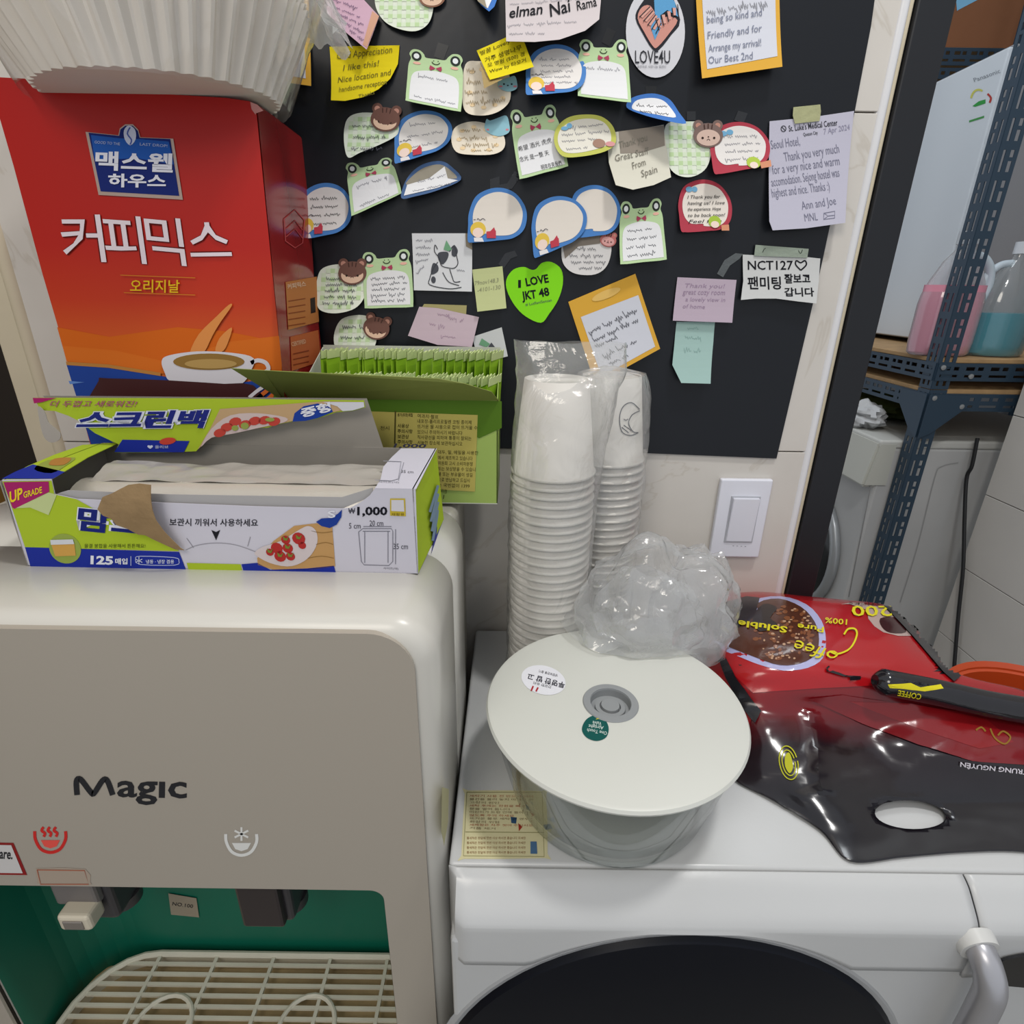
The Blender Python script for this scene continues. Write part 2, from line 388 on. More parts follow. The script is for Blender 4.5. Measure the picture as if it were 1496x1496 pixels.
def frog(label, Q, base=.001, lift=.014, lines=4, seed=1, bright=False, tapeP=None):
    f = bilin(Q); g = '#a5d063' if bright else FROG
    body = spline([(.05, .16), (.02, .08), (.08, .0), (.2, .0), (.28, .06), (.32, .12), (.5, .12), (.66, .12), (.72, .06), (.80, .0), (.92, .0), (.98, .08), (.95, .17), (.99, .28), (1, .5), (1, .94), (.94, 1.0), (.5, 1.0), (.05, 1.0), (0, .94), (0, .5), (.01, .28)], 4)
    t, s = mk('frog_note', label, MP(f, body), g, base, lift, 'frog-shaped notes')
    o = .0006
    pan = spline([(.06, .62), (.09, .46), (.2, .38), (.5, .34), (.8, .38), (.91, .46), (.94, .62), (.94, .93), (.9, .955), (.5, .955), (.1, .955), (.06, .93)], 4)
    poly('white_panel', MP(f, pan), paper(W_), t, s, o, cut=12)
    a, b = MP(f, ell(.15, .115, .09, .085)), MP(f, ell(.85, .115, .09, .085))
    polys('eye_rim', [a, b], inkm('#2f3531'), t, s, o)
    polys('eye_white', [MP(f, ell(.15, .115, .05, .048)), MP(f, ell(.85, .115, .05, .048))], inkm('#dfe2e2'), t, s, o+.0003)
    stroke('smile', [MP(f, ell(.5, .17, .07, .05, 10, 10, 170)), MP(f, [(.46, .15), (.46, .165)]), MP(f, [(.54, .15), (.54, .165)])], 1.4, inkm('#3c4a32'), t, s, o)
    polys('cheek', [MP(f, ell(.16, .24, .07, .025)), MP(f, ell(.84, .24, .07, .025))], inkm('#dfae9c'), t, s, o)
    polys('bow', [MP(f, [(.5, .29), (.4, .245), (.385, .30), (.41, .34)]), MP(f, [(.5, .29), (.6, .245), (.615, .30), (.59, .34)])], inkm('#a5405a'), t, s, o+.0003)
    if lines: scrawl(rows(f, lines, .48, .88, 3.2, .14, .9, seed), PEN if lines > 3 else PENL, t, s, o+.0003, .8, seed=seed)
    if tapeP: poly('tape', tapeP, M('#0b0c0f', .3, .5), t, YP(NY), .0004)
    return t, s
def girl(label, Q, rim='#4a7cba', base=.001, lift=.012, lines=4, seed=1, hair='#d9b94c', gift='#b8404e', name='speech_bubble_note', half=False, deco=True, group='speech-bubble notes', fx=.17, fy=.78, pen=None, folded=None):
    f = bilin(Q)
    body = spline([(.0, .97), (.0, .7), (.01, .45), (.12, .16), (.35, .02), (.6, .0), (.82, .1), (.97, .32), (1, .55), (.93, .78), (.75, .92), (.5, .96), (.25, .99), (.08, 1.0)], 5)
    t, s = mk(name, label, MP(f, body), rim, base, lift, group)
    o = .0006
    poly('white_panel', MP(f, spline([(.09, .68), (.09, .42), (.2, .2), (.4, .09), (.6, .08), (.8, .17), (.92, .38), (.92, .58), (.85, .76), (.7, .86), (.45, .87), (.42, .83), (.2, .83)], 5)), paper('#dad6d2' if lines else '#dcd4ca'), t, s, o, cut=12)
    if lines: scrawl(rows(f, lines, .28, .74, 3.0, .22, .85, seed), pen or PENL, t, s, o+.0003, .8, seed=seed)
    if deco:
        poly('printed_hair', MP(f, ell(fx, fy-.02, .13, .14)), inkm(hair), t, s, o+.0003)
        poly('printed_face', MP(f, ell(fx, fy+.04, .09, .09)), inkm('#e6cfc3'), t, s, o+.0006)
        poly('printed_dress', MP(f, [(fx-.07, fy+.13), (fx+.07, fy+.13), (fx+.1, .985), (fx-.06, .985)]), inkm('#dcd8d8'), t, s, o+.0005)
        polys('printed_gift', [MP(f, [(fx+.14, fy+.02), (fx+.3, fy), (fx+.3, fy+.14), (fx+.15, fy+.14)]), MP(f, [(fx+.2, fy+.02), (fx+.27, fy-.06), (fx+.3, fy+.03)])], inkm(gift), t, s, o+.0006)
        stroke('printed_caption', [MP(f, [(fx-.08, fy-.2), (fx-.04, fy-.2)]), MP(f, spline([(fx-.02, fy-.2), (fx, fy-.22), (fx+.03, fy-.19), (fx+.08, fy-.22), (fx+.12, fy-.19)], 3, False))], .9, inkm('#4d4a52'), t, s, o+.0006)
    return t, s, f
def bear(t, s, cx, cy, r, rot=0, head='#6d4d44', face='#d9b9a0', o=.0016, ears=True, wht=False):
    def P(x, y):
        c, q = math.cos(math.radians(rot)), math.sin(math.radians(rot)); return (cx+(x*c-y*q)*r, cy+(x*q+y*c)*r)
    E = [[P(*p) for p in ell(-.7, -.75, .38, .38)], [P(*p) for p in ell(.7, -.75, .38, .38)]]
    if ears: polys('bear_ear', E, paper(head), t, s, o, thick=.0003); polys('bear_ear_inside', [[P(*p) for p in ell(-.7, -.72, .2, .2)], [P(*p) for p in ell(.7, -.72, .2, .2)]], inkm('#b98878'), t, s, o+.0006)
    poly('bear_head', [P(*p) for p in ell(0, 0, 1.08, .9)], paper(head), t, s, o+.0004, thick=.0003)
    poly('bear_face', [P(*p) for p in ell(0, .18, .85, .6)], inkm(face), t, s, o+.001)
    stroke('bear_stripe', [[P(-.3, -.8), P(-.25, -.45)], [P(0, -.85), P(0, -.5)], [P(.3, -.8), P(.25, -.45)]], 1.5, inkm('#4b342e'), t, s, o+.0012)
    polys('bear_eye', [[P(*p) for p in ell(-.42, .2, .09, .09, 10)], [P(*p) for p in ell(.42, .2, .09, .09, 10)], [P(*p) for p in ell(0, .12, .06, .05, 8)]], inkm('#33241f'), t, s, o+.0013)
    stroke('bear_mouth', [[P(-.12, .38), P(0, .26), P(.12, .38)]], .9, inkm('#33241f'), t, s, o+.0013)
def gingham(label, P, bearp=None, base=.001, lift=.012, lines=0, seed=1, **k):
    t, s = mk('gingham_note', label, spline(P, 5), '#d9dfd0', base, lift, 'gingham bear notes')
    xs = [p[0] for p in P]; ys = [p[1] for p in P]; x0, x1, y0, y1 = min(xs), max(xs), min(ys), max(ys); cx, cy = (x0+x1)/2, (y0+y1)/2
    PP = spline(P, 5)
    def inside(x, y):
        r_ = False
        for i in range(len(PP)):
            (xa, ya), (xb, yb_) = PP[i], PP[i-1]
            if (ya > y) != (yb_ > y) and x < (xb-xa)*(y-ya)/(yb_-ya)+xa: r_ = not r_
        return r_
    L1 = []; L2 = []; st = 6.5
    for i in range(int((x1-x0)/st)+1):
        for j in range(int((y1-y0)/st)+1):
            if not (i % 2 or j % 2): continue
            q_ = [(x0+i*st, y0+j*st), (x0+(i+1)*st, y0+j*st), (x0+(i+1)*st, y0+(j+1)*st), (x0+i*st, y0+(j+1)*st)]
            if all(inside(*p_) for p_ in q_): (L2 if i % 2 and j % 2 else L1).append(q_)
    if L1: polys('gingham_stripe', L1, inkm('#cfdcc2'), t, s, .0006)
    if L2: polys('gingham_square', L2, inkm('#b7cf9f'), t, s, .0006)
    if lines:
        f = lambda u, v: (x0+u*(x1-x0), y0+v*(y1-y0)); scrawl(rows(f, lines, .3, .8, 4, .15, .85, seed), PEN, t, s, .0013, .9, seed=seed)
    if bearp: bear(t, s, *bearp, **k)
    return t, s
# orange-bordered cards
def card(label, Po, Pi, base, lift, lines, seed=3, rim='#d3a23e', **k):
    t, s = mk('orange_card', label, Po, rim, base, lift, 'orange-bordered cards', **k)
    poly('white_panel', Pi, paper('#c9cbd4'), t, s, .0006, cut=16)
    scrawl(lines, PEN if seed == 5 else PENL, t, s, .001, 1.0, seed=seed); return t, s
t, s = card('orange-bordered white card partly behind the bagged coffee filters', [(372, -30), (450, -30), (458, 129), (384, 118)], [(380, 2), (443, 7), (450, 118), (392, 108)], .001, .006, [(425, -20, 440, -20, 3)])
text('Dot Age', (413, 24), (437, 22), 7, PENB, t, s, .0012, shear=.2)
t, s = card('large orange-bordered card at the top right of the board', [(1014, -60), (1138, -60), (1135, 104), (1019, 122)], [(1023, -60), (1132, -60), (1129, 88), (1027, 108)], .001, .014, [(1030, 22, 1118, 8, 9)], seed=4)
for i, (a, yl, yr, x1) in enumerate((('A background for', -2, -10, 1100), ('being so kind and', 38, 26, 1112), ('Friendly and for', 62, 50, 1110), ('Arrange my arrival!', 82, 72, 1108), ('Our Best 2nd', 100, 92, 1095))):
    text(a, (1030, yl), (x1, yr), 11, inkm('#7a7f92'), t, s, .0012, shear=.25)
t, s = card('tilted orange card with blue handwriting above the bagged cups', [(830, 441), (927, 400), (961, 508), (868, 560)], [(848, 463), (931, 431), (954, 505), (877, 548)], .001, .010, [(860, 486, 932, 452, 5), (866, 497, 936, 465, 5), (869, 506, 905, 490, 5), (880, 520, 930, 497, 5), (888, 530, 915, 518, 4)], seed=5, side=.006)
poly('seal', ell(885, 430, 22, 6, rot=-22), inkm('#dcb566'), t, s, .0008)
# pink and pale letters
t, s = mk('pink_note', 'pink note folded to a point above the large yellow note', [(474, -30), (520, -12), (556, 28), (541, 81), (500, 45), (480, 22)], '#c9a6b8', .003, .012)
polys('peach_edge', [[(546, 20), (556, 28), (541, 78), (535, 73)]], paper('#c99b83'), t, s, .0006)
scrawl([(485, 2, 530, 18, 3), (486, 12, 528, 30, 3), (490, 22, 534, 42, 3), (500, 35, 535, 55, 3), (515, 50, 535, 66, 3)], inkm('#5a4568'), t, s, .0009, .8, seed=9)
t, s = mk('letter', 'big pale letter with bold black writing at the top of the board', [(737, -60), (884, -60), (873, 36), (852, 55), (815, 70), (780, 74), (740, 73)], '#c5bcbd', .0015, .02)
text('Ku Ho', (741, 2), (790, -2), 16, PENB, t, s, .0009, bold=.012, shear=.3)
text('elman', (745, 34), (793, 27), 17, PENB, t, s, .0009, bold=.012, shear=.3); text('Nai', (803, 32), (836, 22), 20, PENB, t, s, .0009, bold=.012, shear=.3); text('Rama', (842, 22), (871, 14), 15, PENB, t, s, .0009, bold=.006, shear=.3)
scrawl([(742, 47, 840, 40, 3), (744, 61, 800, 60, 3), (745, 12, 860, 2, 2)], PENL, t, s, .0009, .7, seed=5)
t, s = mk('yellow_note', 'large bright yellow note with a curled lower right corner', [(482, 69), (584, 67), (582, 95), (572, 118), (556, 135), (535, 148), (510, 154), (490, 153)], '#d8c418', .0012, .014)
for a, p, q, h in (('Glad Appreciation', (494, 88), (574, 78), 10), ('I like this!', (503, 106), (556, 98), 9), ('Nice location and', (497, 125), (574, 112), 9), ('handsome reception', (500, 140), (568, 127), 8), ('Thanks', (530, 150), (552, 143), 6)):
    text(a, p, q, h, inkm('#6b6424'), t, s, .0009, shear=.25)
# frogs
frog('frog note right of the large yellow note, mostly blank panel', [(597, 72), (678, 82), (676, 172), (596, 153)], lines=2, seed=2, lift=.02, tapeP=[(640, 62), (656, 67), (648, 88), (634, 83)])
t, s = frog('frog note left of the round joined-hands sticker', [(845, 59), (918, 59), (917, 158), (842, 147)], lines=1, seed=3, lift=.018, tapeP=[(887, 40), (900, 46), (890, 68), (879, 62)])
t, s = frog('frog note with Chinese handwriting in the middle of the board', [(743, 163), (812, 153), (829, 246), (759, 266)], lines=0, seed=4, lift=.016)
for a, p, q in (('希望 酒光 虎虎', (758, 224), (806, 210)), ('念光 是一整 天', (760, 240), (802, 229)), ('明年在見我們', (791, 252), (820, 245))): text(a, p, q, 8, PENB, t, s, .0012, bold=-.004)
frog('short frog note left of the dark half-circle note', [(503, 240), (573, 230), (589, 284), (521, 319)], lines=2, seed=5, lift=.02)
frog('frog note just right of the blank blue speech bubbles', [(905, 296), (967, 290), (970, 380), (903, 387)], lines=4, seed=6)
frog('frog note left of the dog drawing', [(528, 370), (600, 364), (606, 448), (536, 450)], lines=5, seed=7, lift=.009)
# cream cat notes
def cat_note(label, P, hx, hy, r, lines, seed, base=.001):
    t, s = mk('cat_note', label, spline(P, 5), '#d9cfbd', base, .012, 'cream cat notes')
    poly('cat_head', spline([(hx-r, hy+.3*r), (hx-.9*r, hy-.6*r), (hx-.6*r, hy-.5*r), (hx, hy-.7*r), (hx+.7*r, hy-.9*r), (hx+.95*r, hy-.2*r), (hx+.9*r, hy+.5*r), (hx, hy+.8*r)], 4), paper('#8fbcc9'), t, s, .0008, thick=.0003)
    polys('cat_eye', [ell(hx-.4*r, hy, 1.5, 1.5, 8), ell(hx+.4*r, hy, 1.5, 1.5, 8), ell(hx, hy+.15*r, 1.6, 1, 8)], inkm('#23303a'), t, s, .0014)
    polys('cat_cheek', [ell(hx-.75*r, hy+.25*r, 3, 1.5, 10), ell(hx+.75*r, hy+.25*r, 3, 1.5, 10)], inkm('#cf7f8a'), t, s, .0014)
    scrawl(lines, inkm('#9c8a6c'), t, s, .0009, .9, seed=seed)
    polys('cream_speck', [ell(p[0]*.7+sum(q[0] for q in P)/len(P)*.3, p[1]*.7+sum(q[1] for q in P)/len(P)*.3, 4, 3, 8) for p in P], inkm('#dcc39c'), t, s, .0007)
cat_note('cream note with a hidden blue cat under the small yellow note', [(680, 95), (700, 90), (725, 93), (742, 105), (746, 130), (744, 152), (728, 168), (705, 174), (682, 168), (676, 140)], 742, 125, 14, [(682, 104, 700, 104, 5), (682, 122, 702, 122, 5), (680, 138, 712, 138, 5), (682, 155, 738, 150, 6)], 3)
cat_note('cream cloud note with a blue cat peeking over its top', [(660, 205), (666, 186), (690, 178), (715, 183), (735, 198), (737, 218), (722, 229), (690, 230), (668, 225)], 727, 186, 18, [(674, 192, 705, 190, 4), (672, 204, 712, 204, 5), (676, 215, 726, 214, 4), (690, 223, 720, 223, 3)], 4, .0013)
t, s = mk('sticky_note', 'small tilted bright yellow note over the pale letter corner', [(697, 78), (760, 49), (779, 107), (717, 127)], '#dccb1d', .005, .016, side=.004)
poly('kraft_underlay', [(702, 95), (712, 118), (735, 125), (709, 141)], paper('#a08a5c'), t, s, -.002)
for a, p, q, h in (('벌꿀 Lovely 짱', (704, 87), (758, 63), 8), ('거주 생명나무', (710, 98), (763, 78), 8), ('모 영원 (500) 경', (714, 107), (768, 89), 8), ('Wow by 타오거', (718, 117), (770, 99), 8)): text(a, p, q, h, inkm('#4c4812'), t, s, .0009, bold=.004, shear=.2)
# speech bubbles
girl('blue speech-bubble note below the big pale letter', [(768, 66), (855, 66), (855, 148), (768, 148)], lines=5, seed=1, lift=.02)
girl('blue speech-bubble note left of the cream cloud note', [(575, 165), (660, 160), (662, 222), (580, 243)], lines=3, seed=2)
girl('blue note with handwriting half hidden behind the coffee carton edge', [(434, 269), (515, 267), (517, 345), (440, 352)], lines=4, seed=3, pen=PENB)
girl('blank blue speech-bubble note above the green heart, leftmost of three', [(685, 275), (768, 275), (771, 355), (684, 355)], lines=0, seed=4, lift=.006)
girl('blank blue speech-bubble note lying behind the middle blank one', [(829, 270), (906, 272), (906, 348), (836, 348)], lines=0, seed=6, deco=False, base=.001, lift=.004)
girl('blank blue speech-bubble note in the middle of the three', [(772, 290), (855, 286), (858, 352), (780, 378)], lines=0, seed=5, base=.0045, lift=.006)
t, s, f = girl('red-rimmed note with green-haired figure beside the medical letter', [(1033, 178), (1122, 180), (1123, 250), (1038, 258)], rim='#a93d4b', lines=4, seed=7, name='red_note', deco=False)
poly('printed_hair', ell(1096, 240, 10, 9), inkm('#a9bf4a'), t, s, .0009); poly('printed_face', ell(1096, 244, 6, 5), inkm('#e4cfc2'), t, s, .0012); poly('printed_gift', [(1105, 240), (1121, 236), (1121, 246), (1106, 249)], inkm('#c98a6a'), t, s, .0011); polys('printed_bow', [ell(1055, 196, 6, 4), ell(1065, 194, 5, 4)], inkm('#6fa3c4'), t, s, .0011)
t, s, f = girl('red-rimmed round note below the bear gingham note', [(987, 262), (1066, 264), (1069, 343), (992, 340)], rim='#a93d4b', lines=0, seed=8, name='red_note', deco=False, lift=.008)
for i, a in enumerate(('I Thank you for', 'having us! I love', 'the experience. Hope', 'to be back soon!', 'Feel free')): text(a, (1003, 291+i*9), (1051+(i % 2)*6, 290+i*9), 5, PENB, t, s, .0012, shear=.3)
poly('printed_hair', ell(1041, 325, 9, 9), inkm('#9fba45'), t, s, .0012); poly('printed_face', ell(1041, 329, 6, 5), inkm('#e4cfc2'), t, s, .0014); poly('printed_gift', [(1050, 330), (1061, 329), (1061, 338), (1050, 338)], inkm('#c98a6a'), t, s, .0013); polys('printed_bow', [ell(1006, 277, 5, 4), ell(1014, 277, 4, 4)], inkm('#6fa3c4'), t, s, .0011)
# half notes
t, s = mk('folded_blue_note', 'blue-rimmed note folded in half at the very top beside the pale letter', [(676, -30), (728, -30), (727, 5), (723, 22), (716, 33), (704, 18)], '#3f6fb5', .004, .02)
poly('white_panel', [(690, -30), (722, -30), (720, 5), (714, 26), (705, 12)], paper(W_), t, s, .0006); poly('folded_back', [(676, -30), (700, -30), (713, 27), (700, 12)], paper('#a09682'), t, s, .001)
t, s = mk('folded_blue_note', 'blue-rimmed note curled under below the joined-hands sticker', spline([(914, 160), (920, 146), (940, 139), (960, 139), (978, 148), (988, 168), (993, 189), (965, 183), (935, 172)], 4), '#3f6fb5', .003, .02)
poly('white_panel', spline([(921, 160), (930, 148), (955, 145), (972, 153), (982, 177), (955, 172), (930, 166)], 4), paper(W_), t, s, .0006, cut=12); scrawl([(928, 157, 972, 159, 3), (932, 166, 978, 173, 3)], PENB, t, s, .001, .8)
poly('tape', [(943, 126), (959, 126), (958, 138), (943, 138)], M('#0b0c0f', .3, .5), t, YP(NY), .0004)
t, s = mk('folded_blue_note', 'dark-tinted half-circle note below the blue speech bubbles', spline([(591, 293), (592, 272), (602, 253), (620, 240), (645, 236), (662, 246), (674, 264), (640, 281), (610, 290)], 4), '#48628a', .002, .016)
poly('folded_back', spline([(596, 272), (606, 256), (622, 245), (643, 241), (658, 249), (668, 262), (640, 262)], 4), paper('#8f897b'), t, s, .0006)
poly('white_panel', [(594, 289), (597, 272), (628, 262), (650, 244), (655, 262), (670, 265), (640, 277)], paper(W_), t, s, .0009); scrawl([(612, 268, 652, 257, 3), (606, 282, 660, 270, 2)], PENL, t, s, .0013, .8)
# yellow rim oval
t, s = mk('yellow_rim_note', 'yellow-rimmed oval note right of the Chinese-lettered frog note', spline([(809, 212), (812, 190), (828, 174), (852, 169), (878, 172), (895, 188), (897, 212), (880, 226), (845, 234), (820, 233)], 5), '#b8ba5c', .004, .014)
poly('white_panel', spline([(814, 210), (818, 192), (835, 179), (860, 175), (880, 180), (890, 194), (889, 212), (872, 221), (842, 228), (822, 226)], 5), paper('#d8d4c8'), t, s, .0006, cut=12)
scrawl([(824, 190, 880, 184, 3), (820, 200, 888, 194, 3), (820, 210, 870, 206, 3), (826, 222, 856, 220, 3)], PENL, t, s, .001, .8, seed=12)
poly('printed_hair', ell(873, 213, 9, 7), inkm('#9b7b6b'), t, s, .0012); poly('printed_gift', ell(889, 214, 7, 4), inkm('#c98f8f'), t, s, .0012); polys('printed_bow', [ell(824, 190, 5, 3), ell(831, 186, 4, 4)], inkm('#6fa3c4'), t, s, .0013)
# gingham notes
gingham('gingham note with no writing at the top left edge, bear on its right', [(549, -20), (560, -30), (600, -35), (632, -20), (634, 10), (628, 36), (612, 49), (590, 48), (565, 36), (550, 12)], (632, -2, 18), lift=.006, head='#8a6350')
gingham('gingham bear note directly below the large yellow note', [(504, 190), (510, 172), (530, 165), (562, 168), (580, 178), (582, 197), (560, 212), (530, 226), (514, 234), (506, 215)], (564, 176, 20, 8), lines=3, seed=21)
gingham('gingham bear note left of the red-rimmed note by the medical letter', [(970, 196), (976, 180), (1000, 178), (1028, 182), (1038, 215), (1030, 246), (1008, 260), (985, 256), (972, 235)], (1033, 199, 20), lift=.006, head='#7a6660', face='#cdb2a4')
gingham('gingham bear note at the left beside the bow-tied frog note', [(464, 410), (472, 392), (498, 386), (525, 392), (534, 410), (535, 432), (522, 450), (495, 457), (472, 452), (465, 435)], (516, 399, 19), lines=5, seed=23)
gingham('gingham bear note just above the open tea box', [(490, 485), (500, 466), (525, 460), (545, 466), (552, 485), (548, 508), (530, 520), (505, 518), (492, 505)], (551, 479, 18, 15), lines=3, seed=24)
t, s = mk('bear_note', 'white note with a red bear hanging below the blank blue bubbles', spline([(820, 370), (824, 352), (850, 346), (885, 344), (893, 362), (886, 388), (868, 401), (840, 400), (824, 388)], 5), '#c9c6c4', .0008, .006)
poly('kraft_corner', [(822, 360), (830, 345), (880, 342), (876, 356), (845, 360), (825, 378)], paper('#837a70'), t, s, .0005)
bear(t, s, 888, 351, 11, 10, head='#b56a66', face='#cf9a96', o=.0008); scrawl([(842, 364, 870, 364, 3), (832, 374, 880, 374, 3), (834, 383, 884, 383, 3), (845, 392, 878, 392, 3)], PEN, t, s, .001, .8, seed=8)
# thank-you note
t, s = mk('thank_you_note', 'curling cream note signed from Spain below the folded blue note', [(886, 195), (930, 190), (969, 183), (973, 225), (976, 262), (950, 274), (920, 281), (896, 274), (888, 240)], '#cfccbd', .002, .016)
poly('kraft_top', [(903, 193), (969, 184), (970, 214), (935, 225), (905, 226)], paper('#8e857a'), t, s, .0005, cut=14)
for a, p, q in (('Thank you', (905, 218), (946, 206)), ('Great Staff', (898, 238), (948, 226)), ('From', (922, 250), (942, 243)), ('Spain', (934, 262), (958, 254))): text(a, p, q, 10, inkm('#7b776c'), t, s, .001, shear=.3)
# stickers
t, s = mk('oval_sticker', 'white oval sticker with joined pink and blue hands', ell(957, 47, 43, 68, 40), '#cdcdd2', .0008, .002, cat='sticker', group='stickers and hearts')
o = .0006
poly('printed_outline', spline([(928, 28), (934, 10), (960, -22), (975, -18), (993, 30), (980, 52), (962, 74), (952, 73), (938, 50)], 3), inkm('#2a2a30'), t, s, o)
poly('printed_pink_hand', spline([(931, 28), (937, 12), (950, 10), (962, 30), (975, 25), (989, 31), (977, 50), (960, 70), (953, 69), (941, 49)], 3), inkm('#c98f83'), t, s, o+.0003)
poly('printed_blue_hand', [(955, 2), (968, -16), (985, 4), (990, 26), (974, 16), (964, 24), (966, 38), (956, 60), (950, 42), (956, 24)], inkm('#5d9cc9'), t, s, o+.0005)
fing = []
for k in range(4): fing.append(ribbon([(936+k*6, 26+k*6), (950+k*4, 12+k*6)], 5.0)[0]); fing.append(ribbon([(963+k*7, 42-k*6), (956+k*8+4, 28-k*5)], 5)[0])
polys('printed_finger', fing, inkm('#d4a093'), t, s, o+.0008)
stroke('printed_finger_line', [[(933+k*6, 27+k*6), (949+k*4, 11+k*6)] for k in range(5)]+[[(962+k*7, 46-k*6), (957+k*8, 28-k*5)] for k in range(5)], 1.3, inkm('#2a2a30'), t, s, o+.001)
text('LOVE4U', (927, 94), (978, 94), 19, inkm('#33343a'), t, s, o+.0003, bold=.004); text('블루하트 사랑나눔 캠페인', (930, 101), (972, 101), 4, PENL, t, s, o+.0003)
t, s = mk('heart_note', 'lime green heart-shaped note with bold black lettering', spline([(783, 393), (792, 384), (806, 383), (820, 394), (822, 415), (815, 438), (802, 458), (790, 471), (768, 462), (752, 446), (741, 425), (740, 408), (750, 394), (765, 390), (776, 394)], 4), '#7fd21f', .001, .005, cat='sticker', group='stickers and hearts')
text('I', (757, 420), (761, 420), 11, PENB, t, s, bold=.03); text('LOVE', (769, 418), (802, 412), 12, PENB, t, s, bold=.03); text('JKT', (763, 438), (784, 435), 12, PENB, t, s, bold=.03); text('48', (788, 434), (803, 431), 12, PENB, t, s, bold=.03); text('# LutfianiSansan', (768, 447), (806, 440), 4, PEN, t, s)
# dog drawings
def dog(t, s, f, full=True):
    D = inkm('#3b3d42'); L = [(.42, .28), (.38, .2), (.37, .32), (.45, .44), (.48, .56), (.6, .6), (.7, .6), (.76, .52), (.74, .4), (.72, .28), (.68, .22), (.62, .32)]
    stroke('drawn_line', [MP(f, spline(L, 3, False)), MP(f, spline([(.42, .5), (.34, .62), (.28, .78), (.28, .9), (.6, .96), (.82, .93)], 4, False)), MP(f, spline([(.62, .62), (.66, .75), (.7, .84), (.8, .83)], 4, False)), MP(f, spline([(.5, .68), (.6, .84), (.78, .9)], 4, False))] if full else [MP(f, spline(L, 3, False))], 1.2, D, t, s, .0008)
    polys('drawn_patch', [MP(f, spline([(.42, .36), (.5, .32), (.6, .34), (.58, .45), (.5, .54), (.44, .48)], 4)), MP(f, spline([(.7, .2), (.76, .3), (.72, .4), (.66, .38), (.66, .28)], 4))]+([MP(f, spline([(.34, .52), (.42, .56), (.42, .66), (.32, .72), (.3, .66)], 4)), MP(f, ell(.34, .81, .04, .06))] if full else []), inkm('#4a4c52'), t, s, .0007)
    poly('drawn_hat', MP(f, [(.52, .28), (.57, .12), (.66, .28), (.6, .31)]), inkm('#6f9f7b'), t, s, .001)
t, s = mk('dog_drawing', 'white square note with a drawn black and white dog in a party hat', [(602, 341), (690, 341), (690, 426), (606, 424)], '#cfd0d2', .001, .005, cat='drawing', group='dog drawings')
f = bilin([(602, 341), (690, 341), (690, 426), (606, 424)]); dog(t, s, f)
scrawl([(608, 352, 632, 352, 3), (608, 362, 630, 362, 3), (608, 372, 628, 372, 3), (608, 382, 626, 380, 3), (610, 400, 622, 385, 3), (668, 395, 684, 395, 3)], PENL, t, s, .0008, .9, seed=31); poly('kraft_corner', [(680, 341), (690, 341), (690, 365), (681, 360)], paper('#8d8371'), t, s, .0008)
t, s = mk('dog_drawing', 'corner of a second dog drawing poking up behind the tea box', [(690, 492), (733, 478), (742, 520), (700, 530)], '#c9cccb', .001, .004, cat='drawing', group='dog drawings')
poly('drawn_hat', [(700, 503), (704, 494), (716, 502), (711, 507)], inkm('#6f9f7b'), t, s, .0008); poly('drawn_patch', [(713, 507), (718, 500), (725, 509)], inkm('#4a4c52'), t, s, .0008)
# rectangles
t, s = mk('sticky_note', 'pale yellow-green sticky note between dog drawing and green heart', [(690, 394), (734, 389), (740, 450), (698, 455)], '#bdc38e', .0012, .006)
text('79nov148.3', (694, 417), (729, 412), 6, inkm('#8b8d70'), t, s, shear=.2); text('-4101-130', (698, 427), (732, 422), 6, inkm('#8b8d70'), t, s, shear=.2)
t, s = mk('pink_note', 'tilted pink paper below the dog drawing', [(613, 448), (640, 450), (700, 463), (690, 506), (640, 503), (597, 490)], '#c7b3bd', .0025, .004)
poly('yellow_underlay', [(620, 444), (682, 446), (681, 461), (640, 452), (614, 453)], paper('#a89f6e'), t, s, -.0012); scrawl([(640, 458, 660, 462, 3), (628, 474, 650, 478, 5), (652, 462, 676, 470, 4), (645, 490, 670, 494, 3)], inkm('#a98fa3'), t, s, .0006, .8, seed=33)
t, s = mk('sticky_note', 'pale pink rectangular note above the mint green one', [(989, 405), (1075, 409), (1067, 471), (981, 468)], '#b5a5b3', .002, .004)
for i, a in enumerate(('Thank you!', 'great cozy room', 'a lovely view in', 'of home')): text(a, (1000+i % 2*-4, 420+i*10), (1058-(i == 3)*30, 421+i*10), 6, inkm('#98849a'), t, s, shear=.2)
t, s = mk('sticky_note', 'crinkled mint green note hanging under the pale pink one', [(988, 470), (1044, 470), (1041, 500), (1033, 558), (991, 557), (980, 532), (984, 505)], '#9dbab4', .001, .012)
scrawl([(1004, 480, 1020, 480, 3), (1000, 492, 1025, 495, 4), (998, 510, 1022, 513, 4)], inkm('#84a29d'), t, s, .0006, .8, seed=35)
